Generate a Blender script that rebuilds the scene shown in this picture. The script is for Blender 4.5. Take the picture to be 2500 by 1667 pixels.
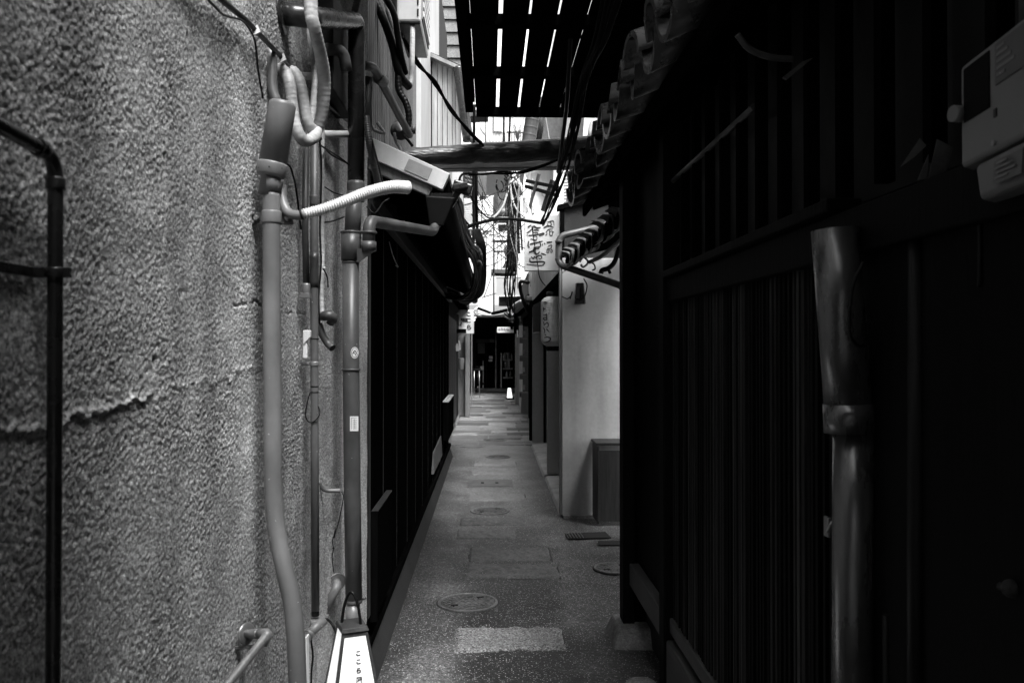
import bpy, math, random
import numpy as np
from mathutils import Vector, Matrix, Euler
random.seed(7); RNG = np.random.default_rng(7)
rad = math.radians
SC = bpy.context.scene
COL = SC.collection
for o in list(bpy.data.objects): bpy.data.objects.remove(o)

# ------------------------------------------------------------------ camera
F, CX, CY = 2000.0, 1250.0, 833.5            # focal length and centre on the 2500 x 1667 frame
CAM = Vector((0, 0, 1.6))
EUL = Euler((rad(90.487), 0, rad(-1.575)))
ROT = EUL.to_matrix()
cd = bpy.data.cameras.new('camera'); cam = bpy.data.objects.new('camera', cd); COL.objects.link(cam)
cam.location = CAM; cam.rotation_euler = EUL
cd.sensor_width = 36; cd.lens = F / 2500 * 36; cd.clip_start = 0.02; cd.clip_end = 500
cd.dof.use_dof = True; cd.dof.focus_distance = 4.0; cd.dof.aperture_fstop = 8.0
SC.camera = cam

# ------------------------------------------------------------------ sky, sun, exposure
SUN_EL, SUN_AZ = rad(61), rad(155)           # azimuth clockwise from +Y (along the alley)
w = bpy.data.worlds.new('World'); SC.world = w; w.use_nodes = True
nt = w.node_tree; nt.nodes.clear()
sky = nt.nodes.new('ShaderNodeTexSky'); sky.sky_type = 'NISHITA'; sky.sun_disc = False
sky.sun_elevation = SUN_EL; sky.sun_rotation = SUN_AZ; sky.dust_density = 4.0; sky.air_density = 1.5
bw = nt.nodes.new('ShaderNodeRGBToBW')
bg = nt.nodes.new('ShaderNodeBackground'); bg.inputs['Strength'].default_value = 0.15
wo = nt.nodes.new('ShaderNodeOutputWorld')
nt.links.new(sky.outputs[0], bw.inputs[0]); nt.links.new(bw.outputs[0], bg.inputs['Color'])
nt.links.new(bg.outputs[0], wo.inputs['Surface'])
sl = bpy.data.lights.new('sun', 'SUN'); sl.energy = 1.5; sl.angle = rad(25); sl.color = (1, 1, 1)
so = bpy.data.objects.new('sun', sl); COL.objects.link(so)
sd = Vector((math.sin(SUN_AZ) * math.cos(SUN_EL), math.cos(SUN_AZ) * math.cos(SUN_EL), math.sin(SUN_EL)))
so.rotation_euler = sd.to_track_quat('Z', 'Y').to_euler(); so.location = (0, -3, 9)
vs = SC.view_settings; vs.view_transform = 'Standard'; vs.look = 'None'; vs.gamma = 1.0
vs.use_curve_mapping = False; vs.exposure = 1.75
SC.render.engine = 'CYCLES'; SC.cycles.max_bounces = 6; SC.cycles.diffuse_bounces = 4; SC.cycles.glossy_bounces = 2; SC.cycles.transmission_bounces = 2; SC.cycles.use_adaptive_sampling = True; SC.cycles.adaptive_threshold = .015
SC.cycles.use_denoising = True; SC.cycles.denoising_prefilter = 'ACCURATE'; SC.cycles.sample_clamp_indirect = 4.0

# ------------------------------------------------------------------ helpers
def ray(px, py): return ROT @ Vector(((px - CX) / F, (CY - py) / F, -1))
def at(px, py, d):  r = ray(px, py); return CAM + r * (d / r.y)
def atx(px, py, X): r = ray(px, py); return CAM + r * (X / r.x)
def atz(px, py, Z): r = ray(px, py); return CAM + r * ((Z - CAM.z) / r.z)
def V(*a): return Vector(a)

def catmull(pts, n=6):
    P = [Vector(p) for p in pts]
    if len(P) < 3: return P
    P = [P[0] * 2 - P[1]] + P + [P[-1] * 2 - P[-2]]
    out = []
    for i in range(1, len(P) - 2):
        a, b, c, d = P[i - 1:i + 3]
        for k in range(n):
            t = k / n
            out.append(0.5 * ((2 * b) + (c - a) * t + (2 * a - 5 * b + 4 * c - d) * t * t + (3 * b - a - 3 * c + d) * t ** 3))
    out.append(P[-2]); return out
def fillet(pts, r, n=6):
    P = [Vector(p) for p in pts]; out = [P[0]]
    for i in range(1, len(P) - 1):
        a, b, c = P[i - 1], P[i], P[i + 1]
        u, v = (a - b), (c - b); lu, lv = u.length, v.length; u.normalize(); v.normalize()
        k = min(r, lu * .49, lv * .49)
        s, e = b + u * k, b + v * k
        for j in range(n + 1):
            t = j / n; out.append(s * (1 - t) ** 2 + b * 2 * t * (1 - t) + e * t * t)
    out.append(P[-1]); return out
def resample(pts, step):
    P = [Vector(p) for p in pts]; L = [0]
    for a, b in zip(P, P[1:]): L.append(L[-1] + (b - a).length)
    n = max(2, int(L[-1] / step)); out = []; k = 0
    for i in range(n + 1):
        s = L[-1] * i / n
        while k < len(P) - 2 and L[k + 1] < s: k += 1
        t = (s - L[k]) / max(1e-9, L[k + 1] - L[k]); out.append(P[k].lerp(P[k + 1], t))
    return out

class MB:
    def __init__(s): s.v = []; s.f = []; s.s = []
    def add(s, vs, fs, sm=False):
        b = len(s.v); s.v += [tuple(x) for x in vs]
        for f in fs: s.f.append([b + i for i in f]); s.s.append(sm)
        return s
    def hexa(s, p):        # 8 points: bottom 4 (ccw), top 4
        return s.add(p, [(3, 2, 1, 0), (4, 5, 6, 7), (0, 1, 5, 4), (1, 2, 6, 5), (2, 3, 7, 6), (3, 0, 4, 7)])
    def box(s, x0, x1, y0, y1, z0, z1):
        return s.hexa([(x0, y0, z0), (x1, y0, z0), (x1, y1, z0), (x0, y1, z0), (x0, y0, z1), (x1, y0, z1), (x1, y1, z1), (x0, y1, z1)])
    def obox(s, c, ux, uy, uz):   # centre and three half-axis vectors
        c = Vector(c); ux, uy, uz = Vector(ux), Vector(uy), Vector(uz)
        return s.hexa([c - ux - uy - uz, c + ux - uy - uz, c + ux + uy - uz, c - ux + uy - uz,
                       c - ux - uy + uz, c + ux - uy + uz, c + ux + uy + uz, c - ux + uy + uz])
    def slab(s, quad, t):          # a quad given thickness vector t
        q = [Vector(p) for p in quad]; t = Vector(t); return s.hexa(q + [p + t for p in q])
    def beam(s, a, b, w, h, up=(0, 0, 1)):
        a, b = Vector(a), Vector(b); d = (b - a); L = d.length; d.normalize()
        u = d.cross(Vector(up)).normalized(); v = u.cross(d)
        return s.obox((a + b) / 2, u * w / 2, d * L / 2, v * h / 2)
    def tube(s, path, r, seg=12, cap=True):
        P = [Vector(p) for p in path]; n = len(P); R = r if hasattr(r, '__len__') else [r] * n
        t0 = (P[1] - P[0]).normalized(); u = t0.orthogonal().normalized(); vs = []
        for i in range(n):
            t = (P[min(i + 1, n - 1)] - P[max(i - 1, 0)])
            t = t.normalized() if t.length > 1e-9 else t0
            u = (u - t * u.dot(t)); u = u.normalized() if u.length > 1e-6 else t.orthogonal().normalized()
            v = t.cross(u)
            for k in range(seg):
                a = 2 * math.pi * k / seg; vs.append(P[i] + (u * math.cos(a) + v * math.sin(a)) * R[i])
        fs = [(i * seg + k, i * seg + (k + 1) % seg, (i + 1) * seg + (k + 1) % seg, (i + 1) * seg + k) for i in range(n - 1) for k in range(seg)]
        b = len(s.v); s.add(vs, fs, True)
        if cap:
            s.f.append([b + k for k in range(seg)][::-1]); s.s.append(False)
            s.f.append([b + (n - 1) * seg + k for k in range(seg)]); s.s.append(False)
        return s
    def lathe(s, c, axis, prof, seg=20):   # prof: (radius, distance along the axis)
        ax = Vector(axis).normalized(); c = Vector(c)
        return s.tube([c + ax * h for _, h in prof], [max(q, 1e-4) for q, _ in prof], seg) if len({h for _, h in prof}) == len(prof) else s._lathe(c, ax, prof, seg)
    def _lathe(s, c, ax, prof, seg):
        u = ax.orthogonal().normalized(); v = ax.cross(u); vs = []
        for q, h in prof:
            for k in range(seg):
                a = 2 * math.pi * k / seg; vs.append(c + ax * h + (u * math.cos(a) + v * math.sin(a)) * max(q, 1e-4))
        n = len(prof)
        return s.add(vs, [(i * seg + k, i * seg + (k + 1) % seg, (i + 1) * seg + (k + 1) % seg, (i + 1) * seg + k) for i in range(n - 1) for k in range(seg)], False)
    def ball(s, c, r, seg=12, sq=(1, 1, 1)):
        c = Vector(c); n = seg // 2; vs = []
        for i in range(n + 1):
            t = math.pi * i / n
            for k in range(seg):
                a = 2 * math.pi * k / seg
                vs.append((c.x + r * sq[0] * math.sin(t) * math.cos(a), c.y + r * sq[1] * math.sin(t) * math.sin(a), c.z + r * sq[2] * math.cos(t)))
        return s.add(vs, [(i * seg + k, (i + 1) * seg + k, (i + 1) * seg + (k + 1) % seg, i * seg + (k + 1) % seg) for i in range(n) for k in range(seg)], True)

WL = {}
def tag(o, label=None, cat=None, group=None, kind=None):
    if label: o['label'] = label
    if cat: o['category'] = cat
    if group: o['group'] = group
    if kind: o['kind'] = kind
    return o
def thing(name, label, cat, loc, group=None):
    o = bpy.data.objects.new(name, None); COL.objects.link(o); o.empty_display_size = .1
    o.location = loc; WL[o.name] = Vector(loc); return tag(o, label, cat, group)
def new(name, mb, mat, parent=None, label=None, cat=None, group=None, kind=None, bev=0, seg=2):
    A = np.array(mb.v, dtype=float)
    org = WL[parent.name] if parent else Vector(((A[:, 0].min() + A[:, 0].max()) / 2, (A[:, 1].min() + A[:, 1].max()) / 2, A[:, 2].min()))
    me = bpy.data.meshes.new(name)
    me.from_pydata((A - np.array(org)).tolist(), [], mb.f); me.polygons.foreach_set('use_smooth', mb.s); me.update()
    o = bpy.data.objects.new(name, me); COL.objects.link(o)
    if mat: me.materials.append(mat)
    if parent: o.parent = parent
    else: o.location = org
    WL[o.name] = Vector(org)
    if bev:
        m = o.modifiers.new('bevel', 'BEVEL'); m.width = bev; m.segments = seg; m.limit_method = 'ANGLE'; m.angle_limit = rad(40)
    return tag(o, label, cat, group, kind)
def clone(o, parent, loc, rot=(0, 0, 0), scale=(1, 1, 1), name=None):
    c = o.copy(); COL.objects.link(c); c.parent = parent
    c.location = Vector(loc) - (WL[parent.name] if parent else Vector((0, 0, 0))); c.rotation_euler = rot; c.scale = scale
    WL[c.name] = Vector(loc); return c
def share(name, me, parent, loc, rot=(0, 0, 0), scale=(1, 1, 1)):   # an object on shared mesh data
    c = bpy.data.objects.new(name, me); COL.objects.link(c); c.parent = parent
    c.location = Vector(loc) - (WL[parent.name] if parent else Vector((0, 0, 0))); c.rotation_euler = rot; c.scale = scale
    WL[c.name] = Vector(loc); return c
def bare(mb, mat, bev=0):                                          # mesh data only
    me = bpy.data.meshes.new('piece'); me.from_pydata([tuple(v) for v in mb.v], [], mb.f); me.polygons.foreach_set('use_smooth', mb.s); me.update()
    me.materials.append(mat); return me

# ------------------------------------------------------------------ materials (a black and white photograph: greys)
def mat(name, col, rough=.6, var=.25, scale=12, bump=0, bscale=60, metal=0, stretch=(1, 1, 1), spec=.5, stain=0, sscale=2.2, detail=6, streak=0, chips=0):
    m = bpy.data.materials.new(name); m.use_nodes = True; t = m.node_tree; N = t.nodes; L = t.links
    b = N['Principled BSDF']; b.inputs['Roughness'].default_value = rough; b.inputs['Metallic'].default_value = metal
    b.inputs['Specular IOR Level'].default_value = spec
    g = N.new('ShaderNodeNewGeometry'); mp = N.new('ShaderNodeMapping'); mp.inputs['Scale'].default_value = stretch
    L.new(g.outputs['Position'], mp.inputs['Vector'])
    n = N.new('ShaderNodeTexNoise'); n.inputs['Scale'].default_value = scale; n.inputs['Detail'].default_value = detail; n.inputs['Roughness'].default_value = .65
    L.new(mp.outputs[0], n.inputs['Vector'])
    r = N.new('ShaderNodeMapRange'); r.inputs['From Min'].default_value = .3; r.inputs['From Max'].default_value = .7
    r.inputs['To Min'].default_value = max(0, col * (1 - var)); r.inputs['To Max'].default_value = min(.95, col * (1 + var))
    L.new(n.outputs['Fac'], r.inputs['Value']); out = r.outputs[0]
    if stain:
        n2 = N.new('ShaderNodeTexNoise'); n2.inputs['Scale'].default_value = sscale; n2.inputs['Detail'].default_value = 5
        mp2 = N.new('ShaderNodeMapping'); mp2.inputs['Scale'].default_value = (1, 1, .35); L.new(g.outputs['Position'], mp2.inputs['Vector'])
        L.new(mp2.outputs[0], n2.inputs['Vector'])
        r2 = N.new('ShaderNodeMapRange'); r2.inputs['From Min'].default_value = .38; r2.inputs['From Max'].default_value = .62
        r2.inputs['To Min'].default_value = 1 - stain; r2.inputs['To Max'].default_value = 1
        L.new(n2.outputs['Fac'], r2.inputs['Value'])
        mu = N.new('ShaderNodeMath'); mu.operation = 'MULTIPLY'; L.new(out, mu.inputs[0]); L.new(r2.outputs[0], mu.inputs[1]); out = mu.outputs[0]
    if streak:           # drips and dirty runs, long in z
        n3 = N.new('ShaderNodeTexNoise'); n3.inputs['Scale'].default_value = 7; n3.inputs['Detail'].default_value = 4
        mp3 = N.new('ShaderNodeMapping'); mp3.inputs['Scale'].default_value = (1, 1, .06); L.new(g.outputs['Position'], mp3.inputs['Vector']); L.new(mp3.outputs[0], n3.inputs['Vector'])
        r3 = N.new('ShaderNodeMapRange'); r3.inputs['From Min'].default_value = .34; r3.inputs['From Max'].default_value = .50; r3.inputs['To Min'].default_value = 1 - streak; r3.inputs['To Max'].default_value = 1
        L.new(n3.outputs['Fac'], r3.inputs['Value']); mu3 = N.new('ShaderNodeMath'); mu3.operation = 'MULTIPLY'; L.new(out, mu3.inputs[0]); L.new(r3.outputs[0], mu3.inputs[1]); out = mu3.outputs[0]
    if chips:            # chipped paint and scuffs
        n4 = N.new('ShaderNodeTexNoise'); n4.inputs['Scale'].default_value = 85; n4.inputs['Detail'].default_value = 3; L.new(g.outputs['Position'], n4.inputs['Vector'])
        r4 = N.new('ShaderNodeMapRange'); r4.inputs['From Min'].default_value = .725; r4.inputs['From Max'].default_value = .74; L.new(n4.outputs['Fac'], r4.inputs['Value'])
        m4 = N.new('ShaderNodeMix'); m4.data_type = 'FLOAT'; L.new(r4.outputs[0], m4.inputs[0]); L.new(out, m4.inputs[2]); m4.inputs[3].default_value = chips; out = m4.outputs[0]
    L.new(out, b.inputs['Base Color'])
    rr = N.new('ShaderNodeMapRange'); rr.inputs['To Min'].default_value = max(.05, rough - .12); rr.inputs['To Max'].default_value = min(1, rough + .15)
    L.new(n.outputs['Fac'], rr.inputs['Value']); L.new(rr.outputs[0], b.inputs['Roughness'])
    if bump:
        nb = N.new('ShaderNodeTexNoise'); nb.inputs['Scale'].default_value = bscale; nb.inputs['Detail'].default_value = 5
        L.new(mp.outputs[0], nb.inputs['Vector'])
        bp = N.new('ShaderNodeBump'); bp.inputs['Strength'].default_value = 1; bp.inputs['Distance'].default_value = bump
        L.new(nb.outputs['Fac'], bp.inputs['Height']); L.new(bp.outputs[0], b.inputs['Normal'])
    return m
def emit(name, col, s):
    m = mat(name, col, .6, .04, 8); b = m.node_tree.nodes['Principled BSDF']
    b.inputs['Emission Color'].default_value = (1, 1, 1, 1); b.inputs['Emission Strength'].default_value = s; return m
def wood(name, col, rough=.6, var=.4, ax='z', bump=.0015, spec=.4):
    s = {'z': (1, 1, .06), 'y': (1, .06, 1), 'x': (.06, 1, 1)}[ax]
    return mat(name, col, rough, var, 45, bump, 90, stretch=s, spec=spec, stain=.25, sscale=3)
def pavement_mat(name, base, speck, rough):
    m = mat(name, base, rough, .75, 75, .006, 110, stain=.5, sscale=1.7, detail=8); t = m.node_tree; N = t.nodes; L = t.links
    b = N['Principled BSDF']; g = N.new('ShaderNodeNewGeometry')
    v = N.new('ShaderNodeTexVoronoi'); v.inputs['Scale'].default_value = 125; L.new(g.outputs['Position'], v.inputs['Vector'])
    sx = N.new('ShaderNodeSeparateColor'); L.new(v.outputs['Color'], sx.inputs[0])
    gt = N.new('ShaderNodeMath'); gt.operation = 'GREATER_THAN'; gt.inputs[1].default_value = .76; L.new(sx.outputs[0], gt.inputs[0])
    lt = N.new('ShaderNodeMath'); lt.operation = 'LESS_THAN'; lt.inputs[1].default_value = .36; L.new(v.outputs['Distance'], lt.inputs[0])
    mm = N.new('ShaderNodeMath'); mm.operation = 'MULTIPLY'; L.new(gt.outputs[0], mm.inputs[0]); L.new(lt.outputs[0], mm.inputs[1])
    mx = N.new('ShaderNodeMix'); mx.data_type = 'FLOAT'
    src = b.inputs['Base Color'].links[0].from_socket
    # old strip of darker exposed aggregate, worn uneven edge; also paints near-floor shade
    sp = N.new('ShaderNodeSeparateXYZ'); L.new(g.outputs['Position'], sp.inputs[0])
    nz = N.new('ShaderNodeTexNoise'); nz.inputs['Scale'].default_value = 2.6; nz.inputs['Detail'].default_value = 7; nz.inputs['Roughness'].default_value = .7; L.new(g.outputs['Position'], nz.inputs['Vector'])
    def mth(op, a_, b_):
        q = N.new('ShaderNodeMath'); q.operation = op
        for i_, v_ in enumerate((a_, b_)):
            if hasattr(v_, 'links'): L.new(v_, q.inputs[i_])
            else: q.inputs[i_].default_value = v_
        return q.outputs[0]
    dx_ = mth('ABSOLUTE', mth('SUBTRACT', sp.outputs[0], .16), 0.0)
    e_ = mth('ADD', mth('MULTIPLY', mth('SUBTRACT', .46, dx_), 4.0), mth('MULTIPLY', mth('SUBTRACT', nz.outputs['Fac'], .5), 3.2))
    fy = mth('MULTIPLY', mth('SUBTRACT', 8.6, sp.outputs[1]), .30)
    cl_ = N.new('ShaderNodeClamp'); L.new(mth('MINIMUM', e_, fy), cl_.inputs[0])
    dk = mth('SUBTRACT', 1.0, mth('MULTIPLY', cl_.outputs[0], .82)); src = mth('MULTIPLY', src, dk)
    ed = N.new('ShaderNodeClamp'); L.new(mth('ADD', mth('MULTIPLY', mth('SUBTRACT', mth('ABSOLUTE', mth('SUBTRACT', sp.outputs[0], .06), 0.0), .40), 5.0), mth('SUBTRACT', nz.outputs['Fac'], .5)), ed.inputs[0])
    src = mth('MULTIPLY', src, mth('SUBTRACT', 1.0, mth('MULTIPLY', ed.outputs[0], .55)))   # darker along the walls
    L.new(mm.outputs[0], mx.inputs[0]); L.new(src, mx.inputs[2]); mx.inputs[3].default_value = speck; L.new(mx.outputs[0], b.inputs['Base Color'])
    return m
S = {}
S['stucco'] = mat('stucco', .80, .92, .14, 240, .0014, 330, spec=.1, stain=.42, sscale=2.0, detail=2, streak=.32)
def grit(m, scale, lo, hi):       # sand of mixed tone: every grain its own shade
    t = m.node_tree; N = t.nodes; L = t.links; b = N['Principled BSDF']; g = N.new('ShaderNodeNewGeometry'); src = b.inputs['Base Color'].links[0].from_socket; out = src
    for sc, a, c in ((scale, lo, hi), (scale * .47, (lo + 1) / 2, 1.08)):
        v = N.new('ShaderNodeTexVoronoi'); v.inputs['Scale'].default_value = sc; L.new(g.outputs['Position'], v.inputs['Vector'])
        sp = N.new('ShaderNodeSeparateColor'); L.new(v.outputs['Color'], sp.inputs[0]); r = N.new('ShaderNodeMapRange'); r.inputs['To Min'].default_value = a; r.inputs['To Max'].default_value = c; L.new(sp.outputs[0], r.inputs['Value'])
        q = N.new('ShaderNodeMath'); q.operation = 'MULTIPLY'; L.new(out, q.inputs[0]); L.new(r.outputs[0], q.inputs[1]); out = q.outputs[0]
    L.new(out, b.inputs['Base Color']); return m
grit(S['stucco'], 270, .44, 1.22)
S['concrete'] = mat('concrete', .33, .85, .25, 25, .002, 120, spec=.25, stain=.4)
S['plinthd'] = mat('plinth_dark', .022, .8, .4, 20, .002, 90, stain=.4)
S['plinth'] = mat('plinth', .09, .8, .35, 20, .002, 90, stain=.4)
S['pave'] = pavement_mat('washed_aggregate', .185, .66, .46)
S['ground'] = mat('asphalt', .06, .85, .3, 40, .003, 120)
S['granite'] = mat('granite', .36, .75, .75, 120, .009, 130, stain=.3, detail=3)
S['slabdark'] = mat('slab_dark', .15, .6, .35, 60, .002, 90, stain=.3)
S['slabmid'] = mat('slab_mid', .26, .55, .3, 50, .0015, 90, stain=.3)
S['pvc'] = mat('grey_pvc', .19, .42, .14, 9, .0003, 30, stain=.4, sscale=7, chips=.6, streak=.3)
S['pvcd'] = mat('dark_pvc', .09, .38, .25, 9, .0003, 30, stain=.45, sscale=7, chips=.3, streak=.35)
S['black'] = mat('black_pipe', .030, .26, .4, 10, .0002, 40, stain=.3, sscale=7)
S['hose'] = mat('white_hose', .72, .4, .08, 9, stain=.15, sscale=9)
S['cable'] = mat('cable_black', .007, .35, .4, 30, spec=.2)
S['cabled'] = mat('cable_dull', .005, .7, .4, 30, spec=.05)
S['cableg'] = mat('cable_grey', .30, .5, .2, 30)
S['tape'] = mat('wrap_tape', .5, .5, .25, 30, .0012, 70, stain=.6, sscale=12, stretch=(1, 1, 3))
S['char'] = wood('charred_wood', .0045, .8, spec=.0)
S['plank'] = wood('charred_plank', .0028, .8, spec=.0)
S['bwood'] = wood('black_stained_wood', .005, .65, spec=.06)
S['slat_a'] = wood('slat_wood_dark', .005, .65, spec=.06)
S['slat_b'] = wood('slat_wood', .018, .6, .6, spec=.12)
S['slat_c'] = wood('slat_wood_worn', .034, .55, .7, spec=.15)
S['bwoody'] = wood('black_stained_wood_along', .07, .55, ax='y', spec=.4)
S['logwood'] = mat('log_wood', .04, .3, .8, 30, .012, 45, stretch=(.12, 1, 1), spec=.5, stain=.4, sscale=6)
S['dwood'] = wood('dark_wood', .022, .5)
S['dwoodx'] = wood('dark_wood_cross', .030, .42, ax='x')
S['dwoody'] = wood('dark_wood_along', .05, .5, ax='y')
S['wood'] = wood('weathered_wood', .20, .7)
S['woodx'] = wood('weathered_wood_cross', .17, .7, ax='x', bump=.003)
S['dplain'] = mat('dim_brown_paint', .05, .6, .4, 20, stain=.4)
S['lwood'] = wood('light_wood', .42, .6)
S['white2'] = mat('aged_white', .74, .5, .12, 10, stain=.3, sscale=6, chips=.75)
S['white'] = mat('white_paint', .72, .5, .08, 8, stain=.2, sscale=5)
S['signw'] = mat('sign_white', .66, .55, .06, 10, stain=.12, sscale=5)
S['plaster'] = mat('white_plaster', .50, .8, .08, 30, .001, 160, stain=.28, sscale=2.4, streak=.15)
S['plasterg'] = mat('grey_plaster', .30, .8, .1, 30, .0006, 160, stain=.15)
S['papd'] = mat('paper_dim', .16, .7, .3, 30)
S['paper'] = mat('paper', .7, .7, .06, 40)
S['paperlit'] = emit('lit_paper', .7, .24)
S['ink'] = mat('ink', .015, .6, .2, 30)
S['metal'] = mat('sheet_metal', .45, .35, .15, 12, metal=.8, stain=.3)
S['galv'] = mat('galvanised', .30, .4, .25, 20, metal=.5, stain=.3)
S['iron'] = mat('cast_iron', .12, .5, .5, 50, .001, 120, metal=.2, stain=.4, sscale=9)
S['ironl'] = mat('worn_iron', .2, .45, .4, 60, .001, 120, metal=.2, stain=.4, sscale=9)
S['dmetal'] = mat('dark_metal', .03, .2, .3, 8, metal=.4, stretch=(1, 1, .3))
S['tile'] = mat('roof_tile', .030, .28, .35, 18, .001, 60, stain=.4)
S['sheet'] = mat('siding_sheet', .012, .5, .3, 15, stretch=(1, 1, .15), stain=.3)
S['gutter'] = mat('gutter_black', .006, .5, .4, 12, spec=.2)
S['siding'] = mat('siding_dark', .14, .45, .3, 15, stretch=(1, 1, .15), metal=.2, stain=.3)
S['sidingl'] = mat('siding_light', .55, .5, .15, 15, stretch=(1, 1, .15), stain=.2)
S['facade'] = mat('pale_facade', .8, .8, .06, 6)
S['greysign'] = mat('grey_sign', .42, .5, .05, 10)
S['glass'] = mat('dark_glass', .02, .08, .1, 5, spec=.8)
S['leaf'] = mat('leaf', .10, .6, .4, 30)
S['spout'] = mat('spout_metal', .15, .27, .35, 14, metal=.7, stretch=(1, 1, .3))
S['meter'] = mat('meter_plastic', .15, .45, .12, 10)
S['void'] = mat('dark_interior', .005, .9, .3, 6)

grit(S['pave'], 95, .5, 1.3); grit(S['granite'], 120, .45, 1.3); grit(S['slabdark'], 100, .6, 1.25); grit(S['slabmid'], 100, .65, 1.2); grit(S['concrete'], 150, .75, 1.15)
# ------------------------------------------------------------------ lettering
def glyph(ch, bold=0):
    c = bpy.data.curves.new('g', 'FONT'); c.body = ch; c.offset = bold; c.resolution_u = 3
    c.align_x = 'CENTER'; c.align_y = 'CENTER'
    o = bpy.data.objects.new('g', c); COL.objects.link(o)
    dg = bpy.context.evaluated_depsgraph_get(); ev = o.evaluated_get(dg); me = ev.to_mesh()
    vs = [tuple(v.co) for v in me.vertices]; fs = [tuple(p.vertices) for p in me.polygons]
    ev.to_mesh_clear(); bpy.data.objects.remove(o); bpy.data.curves.remove(c)
    cx = (min(v[0] for v in vs) + max(v[0] for v in vs)) / 2; cy = (min(v[1] for v in vs) + max(v[1] for v in vs)) / 2
    return [(x - cx, y - cy) for x, y, _ in vs], fs
def put_glyphs(mb, items, fn, bold=.045):      # items: (char, u, v, size); fn maps (u, v) to a point
    for ch, u, v, sz in items:
        vs, fs = glyph(ch, bold)
        mb.add([fn(u + x * sz, v + y * sz) for x, y in vs], fs)
    return mb
def brush(mb, strokes, fn):         # strokes: (points, width) -> tapered ribbons
    for pts, wd in strokes:
        P = catmull([Vector((x, y, 0)) for x, y in pts], 5) if len(pts) > 2 else [Vector((pts[0][0], pts[0][1], 0)).lerp(Vector((pts[1][0], pts[1][1], 0)), k / 4) for k in range(5)]
        n = len(P); vs = []
        for i in range(n):
            t = (P[min(i + 1, n - 1)] - P[max(i - 1, 0)]); t = t.normalized() if t.length else Vector((1, 0, 0))
            q = i / (n - 1); hw = wd / 2 * (.55 + .6 * math.sin(math.pi * min(1, q * .8 + .2)) * (1 - .25 * q))
            nn = Vector((-t.y, t.x, 0)) * hw
            vs += [fn(P[i].x + nn.x, P[i].y + nn.y), fn(P[i].x - nn.x, P[i].y - nn.y)]
        mb.add(vs, [(2 * i, 2 * i + 1, 2 * i + 3, 2 * i + 2) for i in range(n - 1)])
    return mb

# ================================================================== THE SETTING
# ground, alley pavement
new('ground', MB().add([(-60, -60, -.03), (60, -60, -.03), (60, 90, -.03), (-60, 90, -.03)], [(0, 1, 2, 3)]), S['ground'], kind='structure')
def smooth_noise(shape, lam, seed):
    r = np.random.default_rng(seed); n = r.standard_normal(shape); Fq = np.fft.rfft2(n)
    ky = np.fft.fftfreq(shape[0])[:, None]; kx = np.fft.rfftfreq(shape[1])[None, :]
    k = np.hypot(kx, ky) * lam; h = np.fft.irfft2(Fq * np.exp(-k * k * 2), shape); return h / h.std()
def band_noise(shape, lam, bw, seed):
    r = np.random.default_rng(seed); n = r.standard_normal(shape); Fq = np.fft.rfft2(n)
    ky = np.fft.fftfreq(shape[0])[:, None]; kx = np.fft.rfftfreq(shape[1])[None, :]
    k = np.hypot(kx, ky); h = np.fft.irfft2(Fq * np.exp(-((k - 1 / lam) * lam / bw) ** 2), shape); return h / h.std()
def grid_mesh(name, X, Y, Z, m, parent=None, org=(0, 0, 0), **kw):
    ny, nx = X.shape; v = np.stack([X, Y, Z], -1).reshape(-1, 3) - np.array(org)
    i = np.arange(ny * nx).reshape(ny, nx)
    f = np.stack([i[:-1, :-1], i[:-1, 1:], i[1:, 1:], i[1:, :-1]], -1).reshape(-1, 4)
    me = bpy.data.meshes.new(name); me.vertices.add(len(v)); me.vertices.foreach_set('co', v.ravel())
    me.loops.add(f.size); me.loops.foreach_set('vertex_index', f.ravel().astype(np.int32))
    me.polygons.add(len(f)); me.polygons.foreach_set('loop_start', np.arange(0, f.size, 4, dtype=np.int32))
    me.polygons.foreach_set('use_smooth', np.ones(len(f), dtype=bool)); me.update(calc_edges=True); me.validate()
    me.materials.append(m); o = bpy.data.objects.new(name, me); COL.objects.link(o)
    if parent: o.parent = parent
    else: o.location = org
    WL[o.name] = Vector(org); return tag(o, **kw)
xs = np.arange(-1.0, 2.2, .04); ys = np.concatenate([np.arange(-4, 3, .2), np.arange(3, 14, .04), np.arange(14, 33, .12)])
Xg, Yg = np.meshgrid(xs, ys)
Zg = .0015 * smooth_noise(Xg.shape, 6, 3) + .004 * np.cos(Xg * 3.2) - .004
pave = grid_mesh('alley_pavement', Xg, Yg, Zg, S['pave'], kind='structure')

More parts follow.
